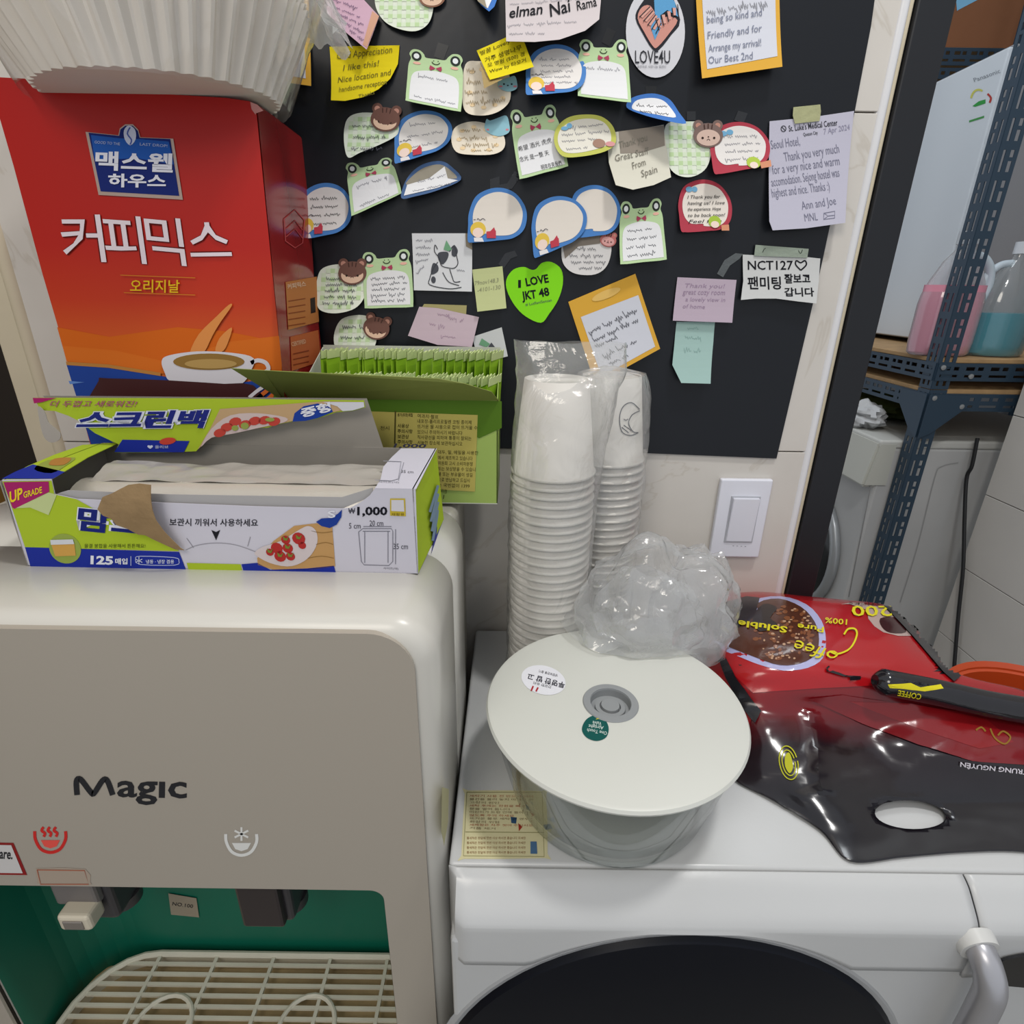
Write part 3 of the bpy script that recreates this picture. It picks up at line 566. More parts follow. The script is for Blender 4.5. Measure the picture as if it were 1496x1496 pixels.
# medical letter
t, s = mk('letter', 'white medical centre letter taped over the right edge of the board', [(1123, 178), (1185, 172), (1246, 163), (1236, 250), (1227, 327), (1170, 335), (1122, 338), (1118, 325)], '#b9b7c6', .002, .010, cat='letter')
text("St. Luke's Medical Center", (1151, 193), (1222, 184), 9, inkm('#33343c'), t, s, bold=.008); stroke('printed_emblem', [ell(1143, 189, 3.6, 4.2, 16, 0, 359), [(1140, 186), (1146, 192)]], 1.1, inkm('#33343c'), t, s); text('Quezon City', (1172, 200), (1193, 197), 5, inkm('#44454e'), t, s, bold=.01)
text('7 Apr 2024', (1202, 197), (1240, 190), 8, inkm('#8d8ba0'), t, s, shear=.2)
HW = inkm('#77778a')
for a, p, q, h in (('Seoul Hotel,', (1125, 219), (1167, 213), 13), ('Thank you very much', (1144, 237), (1224, 224), 13), ('for a very nice and warm', (1126, 256), (1224, 242), 13), ('accomodation. Sejong hostel was', (1124, 274), (1223, 259), 13), ('highest and nice. Thanks :)', (1124, 290), (1208, 279), 13), ('Ann and Joe', (1166, 308), (1216, 300), 12), ('MNL', (1169, 325), (1188, 323), 11)): text(a, p, q, h, HW, t, s, shear=.05, bold=-.004)
stroke('drawn_flag', [[(1197, 313), (1213, 310), (1212, 320), (1196, 322), (1197, 313)], [(1197, 313), (1203, 317), (1196, 322)], [(1203, 317), (1212, 316)]], 1, HW, t, s)
poly('tape', [(1157, 158), (1196, 154), (1197, 164), (1195, 178), (1159, 182), (1156, 170)], M('#a5a67e', .4, .3, bump=.5, bscale=120), t, s, .0012, thick=.0002)
t, s = mk('torn_note', 'torn white paper with thick black Korean marker lettering at the board edge', [(1084, 372), (1120, 374), (1160, 374), (1195, 378), (1192, 410), (1186, 443), (1160, 440), (1130, 436), (1100, 436), (1079, 438), (1084, 410)], '#c4c5c4', .002, .006, side=.003)
text('NCT127', (1091, 394), (1156, 394), 13, PENB, t, s, bold=.012); stroke('drawn_heart', [spline([(1167, 395), (1160, 387), (1161, 381), (1167, 384), (1173, 381), (1175, 387), (1167, 395)], 4, False)], 2, PENB, t, s)
text('팬미팅', (1090, 423), (1138, 423), 19, PENB, t, s, bold=.02); text('잘보고', (1143, 414), (1180, 414), 14, PENB, t, s, bold=.025); text('갑니다', (1142, 433), (1184, 433), 13, PENB, t, s, bold=.025)
poly('tape', [(1102, 358), (1178, 364), (1176, 377), (1100, 374)], M('#8f9a8c', .4, .3, bump=.6, bscale=120), t, s, .0012, thick=.0002)
stroke('printed_tape_pattern', [spline([(1112+k*15, 369), (1116+k*15, 363), (1121+k*15, 371), (1124+k*15, 365)], 3, False) for k in range(4)], 1.2, inkm('#3f463f'), t, s, .0016)
def strip(label, P, m=None):
    o = poly('tape_strip', P, m or M('#17181c', .12, .7, bump=.6, bscale=120), None, YP(NY), .0006, thick=.0003, cut=8); return tag(o, label, 'tape', 'tape strips left on the board')
strip('glossy clear tape strip left of the torn marker-lettered paper', [(1047, 400), (1058, 380), (1074, 370), (1085, 371), (1080, 378), (1066, 388), (1056, 405)], M('#4c5152', .1, .8, bump=.8, bscale=150))
strip('glossy black tape strip above the green heart note', [(728, 386), (738, 370), (752, 366), (756, 374), (746, 378), (736, 392)])
strip('black tape strip left below the Chinese-lettered frog note', [(741, 268), (752, 250), (762, 256), (748, 276), (716, 280), (716, 262), (730, 258), (730, 270)])
strip('short black tape strip above the gingham note by the red rims', [(1003, 163), (1016, 163), (1016, 176), (1003, 176)])
strip('slanted black tape strip above the red-rimmed note by the letter', [(1078, 162), (1092, 166), (1086, 180), (1072, 176)])
# ------------------------------------------------------------------ light switch
t = thing('light_switch', 'white single rocker light switch plate on the cream tiles', 'switch', (0, 0, 0))
a = WALL.hit(1050, 696); b = WALL.hit(1127, 700); c = WALL.hit(1035, 809); d = WALL.hit(1104, 812)
x0, x1, z1, z0 = (a.x+c.x)/2, (b.x+d.x)/2, (a.z+b.z)/2, (c.z+d.z)/2; t.location = ((x0+x1)/2, WY, z0); t['_w'] = list(t.location)
SWH = M('#d8d9e2', .3, .5, name='switch_white')
box('plate', x0, x1, WY-.008, WY, z0, z1, SWH, t, bev=.002, seg=3)
rx0, rx1 = x0+(x1-x0)*.27, x0+(x1-x0)*.78; rz0, rz1 = z0+(z1-z0)*.22, z0+(z1-z0)*.78
box('rocker_frame', rx0-.002, rx1+.002, WY-.009, WY-.007, rz0-.002, rz1+.002, M('#a9abb2', .5), t, bev=.0005)
rk = hexa('rocker', [(rx0, WY-.010, rz0), (rx1, WY-.010, rz0), (rx1, WY-.008, rz0), (rx0, WY-.008, rz0), (rx0, WY-.0135, rz1), (rx1, WY-.0135, rz1), (rx1, WY-.008, rz1), (rx0, WY-.008, rz1)], SWH, t, bev=.0006)
text('PANASONIC'[:0] or '- - - -', (1070, 799), (1090, 800), 2, PENL, t, YP(WY-.0085), .0002)
# ------------------------------------------------------------------ washing machine in front
WM = M('#c1c2c2', .28, .5, bump=.04, bscale=200, var=.03, vscale=6, name='enamel_white')
F0 = .335; XL0 = -.050; XR0 = .548
wm = thing('washing_machine', 'white front-loading washing machine carrying the glass bowl and coffee bag', 'washing machine', (.3, .5, 0))
bm = bmesh.new(); bbox(bm, XL0+.002, XR0, F0+.001, WY-.012, .02, WT-.004, .006, 3); bmob('cabinet', bm, WM, wm)
bm = bmesh.new(); bbox(bm, XL0, XR0+.002, F0, WY-.010, WT-.012, WT, .004, 3); bmob('top_panel', bm, WM, wm, True)
# fascia: profile swept along x, closed by rounded left corner
prof = [(F0-.0015, WT-.001), (F0-.010, WT-.005), (F0-.019, WT-.013), (F0-.027, WT-.021), (F0-.031, WT-.027), (F0-.0325, WT-.031)]
prof = spline(prof, 5, False)
def fascia(name, xa, xb, lower, mat, xs=60):
    V = []; Fs = []; n = len(prof)+8
    for i in range(xs+1):
        x = xa+(xb-xa)*i/xs; pr = list(prof)
        e = min(1, (x-XL0)/.016); e = math.sqrt(max(0, 1-(1-e)**2)) if x < XL0+.016 else 1
        zb = lower(x)
        y1, z1_ = prof[-1]
        for k in range(1, 9): pr.append((y1-.001*k/8, z1_+(zb-z1_)*k/8))
        for (y, z) in pr: V.append((x, F0-(F0-y)*e, z))
    for i in range(xs):
        for k in range(n-1): Fs.append((i*n+k, i*n+k+1, (i+1)*n+k+1, (i+1)*n+k))
    o = mesh(name, V, Fs, mat, wm, True); solidify(o, .0025, 1 if False else -1); return o
DC = Vector((.157, 0, WT-.259)); DR = .219
def low(x):
    d = (DR+.009)**2-(x-DC.x)**2
    z = DC.z+math.sqrt(d) if d > 0 else WT-.3
    return min(WT-.034, max(z, WT-.077))
seam_px = XR0
sx = Pl((0, F0-.025, 0), (0, 1, 0)).hit(1447, 1300).x
fascia('front_fascia', XL0, sx-.001, low, WM); fascia('control_fascia', sx+.001, XR0, lambda x: WT-.085+.012*(x-sx)/.2, WM, 20)
# lower front plate, recessed, with door
yP = F0-.0295
box('front_plate', XL0+.003, XR0, yP, F0+.004, .06, WT-.05, WM, wm, bev=.004)
box('base_plinth', XL0+.02, XR0-.02, F0-.01, F0+.3, 0, .06, M('#a5a5a5', .5), wm)
def dring(name, R, mat, y0, y1, R2=None, seg=72):
    V = []; Fs = []
    pr = [(R2 or R*.9, y0+.004), (R-.004, y0), (R, y0+.003), (R+.001, y1)]
    for r, y in pr:
        for k in range(seg):
            a = 2*math.pi*k/seg; V.append((DC.x+r*math.cos(a), y, DC.z+r*math.sin(a)))
    for i in range(len(pr)-1):
        for k in range(seg): Fs.append((i*seg+k, i*seg+(k+1) % seg, (i+1)*seg+(k+1) % seg, (i+1)*seg+k))
    return mesh(name, V, Fs, mat, wm, True)
dring('door_ring', DR+.008, M('#a4a5a6', .3), yP-.0015, yP+.001, DR-.01)
V = []; Fs = []; seg = 72; pr = [(0, -.016), (.06, -.015), (.12, -.012), (.17, -.008), (.20, -.004), (DR-.004, -.001), (DR, .004)]
for r, y in pr:
    for k in range(seg): a = 2*math.pi*k/seg; V.append((DC.x+r*math.cos(a), yP-.004+y, DC.z+r*math.sin(a)))
for i in range(len(pr)-1):
    for k in range(seg): Fs.append((i*seg+k, i*seg+(k+1) % seg, (i+1)*seg+(k+1) % seg, (i+1)*seg+k))
mesh('door_glass', V, Fs, M('#080b14', .35, .18, name='dark_door_glass'), wm, True)
# handle
hs = YP(F0-.034); h0 = hs.hit(1426, 1384)
SIL = M('#b3b3b8', .32, .6, metal=.55, name='satin_silver')
hp = [h0+Vector((0, .01, .004)), h0+Vector((.000, -.004, .002)), h0+Vector((.001, -.012, -.004)), h0+Vector((.003, -.018, -.016)), h0+Vector((.004, -.020, -.034)), h0+Vector((.004, -.020, -.10)), h0+Vector((.001, -.018, -.18)), h0+Vector((-.002, -.004, -.205)), h0+Vector((-.002, .012, -.208))]
tube('door_handle', spline([tuple(p) for p in hp], 5, False), .0112, SIL, wm, 16)
tube('handle_collar', [h0+Vector((0, .006, .003)), h0+Vector((0, -.0035, .0015))], [.0170, .0150], M('#c9c9c6', .35), wm, 20)
cp = YP(F0-.034)
poly('display_window', spline([(1450, 1414), (1460, 1402), (1478, 1396), (1520, 1390), (1560, 1392), (1560, 1450), (1500, 1440), (1465, 1436), (1452, 1428)], 4), M('#0c0d12', .2, .6), wm, cp, .0, thick=.002)
# instruction sticker on the top panel
TOP = ZP(WT)
st = poly('instruction_sticker', spline([(679, 1160), (684, 1155), (790, 1156), (798, 1162), (800, 1248), (796, 1254), (678, 1255), (674, 1250)], 2), paper('#cfc89f'), wm, TOP, .0003)
stroke('printed_frame', [[(682, 1158), (792, 1158), (795, 1252), (677, 1251), (682, 1158)], [(680, 1216), (795, 1217)]], 1, inkm('#8e8a5f'), wm, TOP, .0006)
for i, (a, l) in enumerate((('세탁기 사용 전 반드시 읽어', 1), ('물건을 올려 놓지 마세요 위', 0), ('고장의 원인', 0), ('세탁 후에는 전원을 빼고', 1), ('문을 열어 둡니다', 0), ('어린이가 드럼 안에 들어가지', 1), ('않도록 주의 하세요', 0), ('뜨거운 물로 세탁 할 경우', 0), ('화상의 위험', 0), ('세제함은 자주 씻어 주십시오', 1), ('거품 제거', 0))):
    text(a, (686, 1165+i*4.7), (686+10*len(a)*.55+10, 1166+i*4.7), 3.4, inkm('#7c6a4c' if i % 3 else '#a5583d'), wm, TOP, .0006)
for i in range(4): text('통세척은 한달에 한번 이상 하시면 좋습니다 자세한', (682, 1227+i*7), (768, 1227+i*7), 4, inkm('#8a5e3c'), wm, TOP, .0006)
poly('printed_pot', [(746, 1194), (755, 1195), (754, 1204), (747, 1203)], inkm('#33506e'), wm, TOP, .0006); poly('printed_flame', [(757, 1203), (763, 1209), (758, 1215)], inkm('#a33b2c'), wm, TOP, .0006); poly('printed_bottle', [(775, 1230), (784, 1230), (785, 1248), (775, 1248)], inkm('#4c6c8e'), wm, TOP, .0006)
# ------------------------------------------------------------------ water dispenser
DISP = M('#c9c6be', .3, .5, bump=.03, bscale=150, name='dispenser_white'); PANEL = M('#a79f93', .38, .4, bump=.03, bscale=300, name='warm_grey_panel')
wd = thing('water_dispenser', 'tall cream and warm grey water dispenser with a green tap recess', 'water dispenser', (-.3, .45, 0))
FY = .335; DX0, DX1 = -.565, -.053; DB = .655
R_ = .024
def rounded_body(name, x0, x1, y0, y1, z0, z1, r, mat, parent, cutter=None):
    bm = bmesh.new(); bbox(bm, x0, x1, y0, y1, z0, z1)
    es = [e for e in bm.edges if not all(abs(v.co.z-z0) < 1e-5 for v in e.verts)]
    bmesh.ops.bevel(bm, geom=es, offset=r, segments=6, affect='EDGES', profile=.5)
    o = bmob(name, bm, mat, parent, True)
    if cutter:
        m = o.modifiers.new('b', 'BOOLEAN'); m.operation = 'DIFFERENCE'; m.object = cutter; m.solver = 'EXACT'
        bpy.context.view_layer.update()
        dg = bpy.context.evaluated_depsgraph_get(); me = bpy.data.meshes.new_from_object(o.evaluated_get(dg)); o.modifiers.clear(); o.data = me
        bpy.data.objects.remove(cutter)
    return o
FP = YP(FY)
cl = FP.hit(12, 1475).x; cr = FP.hit(571, 1400).x; ctop = FP.hit(300, 1295).z
cbot = CAMZ-.80
body_y2 = DB-.10
def arc(cx, cz, r, a0, a1, n=8): return [(cx+r*math.cos(math.radians(a0+(a1-a0)*k/n)), cz+r*math.sin(math.radians(a0+(a1-a0)*k/n))) for k in range(n+1)]
def notched(name, y1, y2, notch, mat):
    nt_ = [(cl, .0), (cl, ctop)] + [(cr, ctop), (cr, .0)] if notch else []
    P = [(DX0, 0)] + nt_ + [(DX1, 0)] + arc(DX1-.034, DT-.034, .034, 0, 90, 10) + arc(DX0+.034, DT-.034, .034, 90, 180, 10)
    bm = bmesh.new(); f = bm.faces.new([bm.verts.new((x, y1, z)) for x, z in P])
    r = bmesh.ops.extrude_face_region(bm, geom=[f])
    for g in r['geom']:
        if isinstance(g, bmesh.types.BMVert): g.co.y = y2
    if notch:
        es = [e for e in bm.edges if all(abs(v.co.y-y1) < 1e-6 for v in e.verts) and not all(v.co.x < cr+.001 and v.co.z < ctop+.001 and v.co.x > cl-.001 for v in e.verts) and not all(v.co.z < .001 for v in e.verts)]
        bmesh.ops.bevel(bm, geom=es, offset=.016, segments=5, affect='EDGES', profile=.5)
    bm.normal_update(); bmesh.ops.triangulate(bm, faces=[f for f in bm.faces if len(f.verts) > 4])
    o = bmob(name, bm, mat, wd)
    for p in o.data.polygons: p.use_smooth = len(p.vertices) == 4
    return o
notched('body', FY+.001, FY+.115, True, DISP)
notched('body_rear', FY+.1155, body_y2, False, DISP)
# rear half: deeper casing with vents and stickers
rounded_body('rear_casing', DX0+.006, DX1-.006, DB-.102, DB, .0, DT-.004, .010, M('#a9a59a', .4, .4, var=.12, vscale=20), wd)
# front panel (inverted U) as an outline in the front plane
pr_x = FP.hit(614, 1100).x; ptop = FP.hit(300, 921).z; rr = .032
pl_x = DX0+.02; pb = cbot-.03
P = [(pl_x, pb)] + [(cl, pb)] + [(cl, ctop-.012)] + arc(cl+.012, ctop-.012, .012, 180, 90, 5) + arc(cr-.012, ctop-.012, .012, 90, 0, 6) + [(cr, pb), (pr_x, pb)] + arc(pr_x-rr, ptop-rr, rr, 0, 90, 10) + arc(pl_x+rr, ptop-rr, rr, 90, 180, 10)
P = [p for i, p in enumerate(P) if math.dist(p, P[i-1]) > 1e-6]
bm = bmesh.new(); f = bm.faces.new([bm.verts.new((x, FY+.004, z)) for x, z in P]); bm.normal_update(); bmesh.ops.triangulate(bm, faces=[f])
r = bmesh.ops.extrude_face_region(bm, geom=bm.faces[:])
for g in r['geom']:
    if isinstance(g, bmesh.types.BMVert): g.co.y = FY-.0015
bmob('front_panel', bm, PANEL, wd)
box('lower_panel', cl-.001, cr+.001, FY-.001, FY+.01, .02, cbot, DISP, wd, bev=.003)
# green recess lining
GRN = M('#0c6650', .4, .4, var=.06, name='green_lining')
yb = FY+.105; bm = bmesh.new()
ra = .05
ptsR = [(cr-.002, FY+.004), (cr-.002, yb-.01), (cr-.01, yb)] + [(cl+.002+ra-ra*math.sin(math.radians(a)), yb-ra+ra*math.cos(math.radians(a))) for a in range(0, 91, 15)] + [(cl+.002, FY+.004)]
V = []; Fs = []
for z in (cbot+.001, ctop-.001):
    for x, y in ptsR: V.append((x, y, z))
n = len(ptsR)
for i in range(n-1): Fs.append((i, i+1, n+i+1, n+i))
Fs.append(tuple(range(n, 2*n)))
Fs.append(tuple(range(n))[::-1])
mesh('recess_lining', V, Fs, GRN, wd)
FPn = YP(FY-.0015)
BLK = inkm('#2b2b2e')
# logo drawn: wavy M, then letters
text('agıc', (171, 1163), (273, 1165), 23, BLK, wd, FPn, .0003, bold=.02, name='logo_lettering')
stroke('logo_wave', [spline([(113, 1161), (112, 1141), (118, 1138), (133, 1157), (138, 1158), (150, 1140), (157, 1140), (165, 1161)], 4, False)], 8, BLK, wd, FPn, .0004)
RED = inkm('#c92f2b'); WH = inkm('#dcdcd8')
def cup_icon(cx, cy, c, nm, hot):
    ic = thing if False else None
    o = stroke(nm, [spline([(cx-23, cy-14), (cx-22, cy-2), (cx-14, cy+12), (cx, cy+17), (cx+14, cy+12), (cx+22, cy-2), (cx+22, cy-14)], 4, False)], 4.5, c, wd, FPn, .0003)
    poly(nm+'_water', [(cx-14, cy-1), (cx+14, cy-1), (cx+9, cy+8), (cx, cy+11), (cx-9, cy+8)], inkm('#e2564c') if hot else WH, wd, FPn, .0003)
    if hot: stroke(nm+'_steam', [spline([(cx-10+k*9, cy-20), (cx-13+k*9, cy-15), (cx-8+k*9, cy-11), (cx-10+k*9, cy-6)], 3, False) for k in range(3)], 4, c, wd, FPn, .0003)
    else: stroke(nm+'_star', [[(cx, cy-24), (cx, cy-4)], [(cx-10, cy-19), (cx+10, cy-9)], [(cx+10, cy-19), (cx-10, cy-9)]], 3, c, wd, FPn, .0003)
cup_icon(74, 1228, RED, 'hot_symbol', True); cup_icon(353, 1232, WH, 'cold_symbol', False)
poly('warning_label', [(-40, 1230), (20, 1231), (40, 1278), (-40, 1277)], inkm('#8a2222'), wd, FPn, .0003); poly('warning_label_face', [(-40, 1233), (17, 1234), (34, 1275), (-40, 1274)], inkm('#c9c6c4'), wd, FPn, .0005)
text('are.', (0, 1253), (19, 1254), 10, BLK, wd, FPn, .0007, bold=.02)
poly('peeling_label', spline([(53, 1270), (60, 1268), (125, 1269), (132, 1288), (128, 1293), (62, 1292), (55, 1286)], 2), paper('#a8998a'), wd, FPn, .0003); stroke('peeling_label_edge', [[(55, 1270), (124, 1271), (130, 1291), (60, 1291), (55, 1270)]], 1.4, inkm('#a8654e'), wd, FPn, .0006)
poly('small_sticker', [(246, 1305), (287, 1312), (291, 1340), (250, 1336)], paper('#9b8f7c'), wd, YP(yb-.001), .0002); text('NO.100', (252, 1322), (282, 1326), 5, BLK, wd, YP(yb-.001), .0006)
# taps
DKG = M('#3d3b3e', .4, .5); ST = M('#8f8a86', .3, .5, metal=.6)
def tap(px, hot):
    a = YP(FY+.030).hit(px, 1300); x = a.x; zt = ctop
    t = 'hot_tap' if hot else 'cold_tap'
    p = box(t, x-.024, x+.024, FY+.022, FY+.062, zt-.082, zt+.004, DKG, wd, bev=.005, seg=3)
    box('lever', x-.022, x+.018, FY+.014, FY+.024, zt-(.050 if hot else .078), zt+.002, M('#6f6a68' if hot else '#2c2527', .35, .5), p, bev=.003)
    if hot:
        box('safety_button', x-.012, x+.018, FY+.000, FY+.020, zt-.064, zt-.044, M('#c9c0ac', .35), p, bev=.004, seg=3)
        box('button_face', x-.006, x+.012, FY-.0012, FY+.0005, zt-.060, zt-.049, M('#8e8780', .3, metal=.4), p, bev=.001)
    lathe('nozzle', [(.011, zt-.092), (.0145, zt-.090), (.015, zt-.078)], x+.012, FY+.048, DKG, p, 20)
    # clear push lever behind
    g = film('tap_lever_clear', .25, '#cfd6cc', bump=.1)
    V = [(x+.030, FY+.075, zt), (x+.052, FY+.070, zt), (x+.034, FY+.066, zt-.035), (x+.050, FY+.060, zt-.035), (x+.052, FY+.050, zt-.062), (x+.062, FY+.048, zt-.064)]
    o = mesh('push_lever', V, [(0, 1, 3, 2), (2, 3, 5, 4)], g, p); solidify(o, .003)
tap(135, True); tap(392, False)
# drip tray
zt = CAMZ-.752
TRAY = M('#d6d1bf', .4, .4, var=.08, vscale=30); TP = ZP(zt)
tp = box('drip_tray', cl+.002, cr-.003, FY-.075, yb-.012, zt-.035, zt-.018, M('#b59f78', .5, .3, var=.25, vscale=25), wd, bev=.004)
tx0, tx1, ty1, ty0 = cl+.012, cr-.004, yb-.010, FY-.085
rim = [(tx0, ty0)] + [(tx0+.07-.07*math.cos(math.radians(a)), ty1-.07+.07*math.sin(math.radians(a))) for a in range(0, 91, 15)] + [(tx1-.02+.02*math.sin(math.radians(a)), ty1-.02+.02*math.cos(math.radians(a))) for a in range(0, 91, 30)] + [(tx1, ty0)]
tube('tray_rim', [(x, y, zt) for x, y in rim], .0038, TRAY, tp, 8)
V = [(x, y, zt-.0005) for x, y in rim]+[(x, y, zt-.03) for x, y in rim]; n = len(rim)
mesh('tray_wall', V, [(i, i+1, n+i+1, n+i) for i in range(n-1)], TRAY, tp)
def xleft(y):
    return tx0 if y < ty1-.07 else tx0+.07-math.sqrt(max(0, .07**2-(y-ty1+.07)**2))
for k in range(14):
    y = ty1-.011-k*.0105
    if y < ty0: break
    box('slat', xleft(y), tx1, y-.0017, y+.0017, zt-.002, zt+.0012, TRAY, tp)
for k in range(6):
    x = tx1-.030-k*.068
    if x > tx0+.01: box('cross_slat', x-.0019, x+.0019, ty0, ty1-(0.02 if x < tx0+.05 else .001), zt-.003, zt+.0016, TRAY, tp)
for px in (240, 450):
    c = TP.hit(px, 1492); rg = [(c.x+.030*math.cos(a/24*math.tau), c.y-.006+.030*math.sin(a/24*math.tau), zt+.001) for a in range(24)]
    tube('cup_rest', rg, .0026, TRAY, tp, 8, True)
# side stickers and loose cable behind
SP = XP(DX1)
poly('side_sticker', [(645, 1150), (655, 1153), (654, 1200), (648, 1236), (644, 1215)], paper('#b9b58f'), wd, SP, .0004)
# ------------------------------------------------------------------ freezer-bag box
DTP = ZP(DT)
bl, br = DTP.hit(41, 827), DTP.hit(611, 838); ux = (br-bl).normalized(); uy = Vector((-ux.y, ux.x, 0))
FB = Pl(bl, uy); hb = FB.hit(607, 714).z-DT; BT = ZP(DT+hb); BX = Pl(br, ux)
dep = (BT.hit(638, 655)-br).dot(uy); Lb = (br-bl).length
bb = thing('bag_box', 'torn-open green and white clean-bag box lying on the water dispenser', 'box', tuple((bl+br)/2+uy*dep/2))
def bp(u, v, z): return bl+ux*u+uy*v+Vector((0, 0, z))
LIME = '#a3b92e'; BLUE = '#1f2f92'; GREYC = paper('#8f8a82'); WHT = paper('#c3c1cc')
# outer card: front (with the torn dip), bottom, sides, back
F1 = [(41, 827), (3, 701), (75, 700), (80, 722), (112, 729), (160, 731), (250, 735), (380, 740), (500, 743), (512, 742), (528, 733), (540, 724), (548, 713), (607, 714), (611, 838)]
fr_ = poly('front_card', F1, WHT, bb, FB, -.0006, thick=.0006)
hexa('bottom_card', [bp(0, 0, 0), bp(Lb, 0, 0), bp(Lb, dep, 0), bp(0, dep, 0), bp(0, 0, .001), bp(Lb, 0, .001), bp(Lb, dep, .001), bp(0, dep, .001)], GREYC, bb)
hexa('back_card', [bp(0, dep-.001, 0), bp(Lb, dep-.001, 0), bp(Lb, dep, 0), bp(0, dep, 0), bp(0, dep-.001, hb), bp(Lb, dep-.001, hb), bp(Lb, dep, hb), bp(0, dep, hb)], GREYC, bb)
hexa('right_end', [bp(Lb-.001, 0, 0), bp(Lb, 0, 0), bp(Lb+.006, dep, 0), bp(Lb+.005, dep, 0), bp(Lb-.001, 0, hb), bp(Lb, 0, hb), bp(Lb+.001, dep, hb), bp(Lb, dep, hb)], paper(LIME), bb)
hexa('left_end', [bp(0, 0, 0), bp(.001, 0, 0), bp(.001, dep, 0), bp(0, dep, 0), bp(0, 0, hb), bp(.001, 0, hb), bp(.001, dep, hb), bp(0, dep, hb)], GREYC, bb)
poly('top_card', [(548, 713), (556, 700), (560, 682), (572, 668), (586, 655), (638, 655), (608, 714)], WHT, bb, BT, -.0006, thick=.0006)
poly('top_card', [(3, 701), (40, 681), (80, 664), (120, 650), (175, 646), (128, 668), (100, 685), (75, 700)], paper(LIME), bb, BT, -.0006, thick=.0006)
e = .0004
poly('printed_blue_band', [(3, 700), (22, 690), (48, 679), (95, 690), (78, 700)], inkm(BLUE), bb, BT, e)
poly('printed_lime_top', spline([(50, 686), (70, 673), (110, 669), (96, 681), (75, 692)], 3), inkm('#8e9a45'), bb, BT, e)
poly('printed_bread', spline([(72, 680), (80, 671), (104, 670), (94, 680)], 3), inkm('#a9783a'), bb, BT, e+.0003)
# front print
poly('printed_lime_field', [(18, 742), (4, 703), (76, 702), (80, 722), (112, 729), (150, 750), (178, 764), (210, 779), (234, 788), (258, 800), (262, 805), (37, 799)], inkm(LIME), bb, FB, e, cut=20)
poly('printed_blue_band', [(37, 799), (262, 806), (272, 832), (45, 827)], inkm(BLUE), bb, FB, e)
poly('printed_magenta_flash', [(6, 704), (72, 703), (73, 718), (22, 743), (19, 741)], inkm('#a02463'), bb, FB, e+.0003)
text('UP', (16, 734), (35, 727), 16, inkm('#e0c62a'), bb, FB, e+.0006, bold=.03, up=(-.05, -1)); text('GRADE', (36, 727), (63, 719), 9, inkm('#e0c62a'), bb, FB, e+.0006, bold=.02, up=(-.05, -1))
poly('printed_folded_film', [(24, 742), (72, 719), (84, 722), (72, 752), (45, 741)], inkm('#b9c48b'), bb, FB, e+.0003)
text('맘스', (111, 774), (215, 784), 36, inkm('#d9dbe6'), bb, FB, e+.0003, bold=.10, name='lettering_outline'); text('맘스', (113, 774), (213, 784), 35, inkm('#1b2470'), bb, FB, e+.0006, bold=.035)
poly('printed_circle', ell(96, 801, 24, 21, rot=30), inkm('#8fa04a'), bb, FB, e+.0003); poly('printed_bread', [(76, 794), (110, 793), (112, 811), (82, 812)], inkm('#c79a4e'), bb, FB, e+.0006); poly('printed_bag_zip', [(75, 788), (108, 787), (110, 794), (76, 795)], inkm('#c9ccd1'), bb, FB, e+.0008)
text('물결 봉합을 사용해서 튼튼해요!', (124, 800), (213, 800), 6, inkm('#4b5420'), bb, FB, e+.0003)
text('125', (133, 823), (166, 824), 12, inkm('#dde0ea'), bb, FB, e+.0003, bold=.04); text('매입', (169, 824), (187, 824), 9, inkm('#dde0ea'), bb, FB, e+.0003, bold=.03)
stroke('printed_capsule', [[(192, 812), (192, 826)], ring(spline([(199, 816), (206, 812), (255, 814), (262, 819), (256, 825), (206, 824)], 3), 1)], 1, inkm('#aeb6d8'), bb, FB, e+.0003)
text('냉동 · 냉장 겸용', (214, 823), (255, 823), 6, inkm('#ccd2e6'), bb, FB, e+.0003, bold=.01); stroke('printed_snowflake', [[(204, 813), (204, 824)], [(199, 816), (209, 821)], [(209, 816), (199, 821)]], 1, inkm('#ccd2e6'), bb, FB, e+.0005)
poly('printed_lime_strip', [(273, 822), (352, 824), (354, 834), (276, 833)], inkm(LIME), bb, FB, e); poly('printed_blue_strip', [(353, 824), (376, 822), (395, 832), (450, 830), (488, 826), (491, 837), (356, 834)], inkm(BLUE), bb, FB, e)
text('보관시 끼워서 사용하세요', (248, 768), (377, 769), 11, inkm('#2c2c33'), bb, FB, e, bold=.012)
poly('printed_arrow', [(309, 774), (316, 777), (322, 774), (316, 789)], inkm('#1e1e24'), bb, FB, e)
stroke('printed_slot', [spline([(272, 803), (290, 796), (317, 793), (345, 796), (374, 806)], 4, False), [(273, 786), (283, 800)], [(366, 784), (362, 798)]], .9, inkm('#8e8c94'), bb, FB, e)
poly('printed_board', [(376, 815), (400, 790), (430, 768), (455, 765), (485, 762), (488, 800), (490, 827), (450, 833), (400, 832), (377, 825)], inkm('#b78f5c'), bb, FB, e)
stroke('printed_grain', [spline([(455, 775), (470, 778), (486, 776)], 3, False), spline([(462, 795), (476, 792), (487, 795)], 3, False), spline([(450, 815), (470, 812), (488, 815)], 3, False)], 1, inkm('#8d6b3c'), bb, FB, e+.0003)
poly('printed_bag', spline([(373, 806), (385, 798), (410, 790), (440, 772), (452, 768), (462, 775), (464, 792), (455, 810), (440, 822), (420, 827), (395, 822), (376, 812)], 3), inkm('#c7bcbd'), bb, FB, e+.0003)
sb = [(405, 800, 9), (421, 800, 8), (437, 786, 10), (410, 812, 9), (425, 812, 7), (395, 806, 6), (418, 788, 7), (442, 796, 6)]
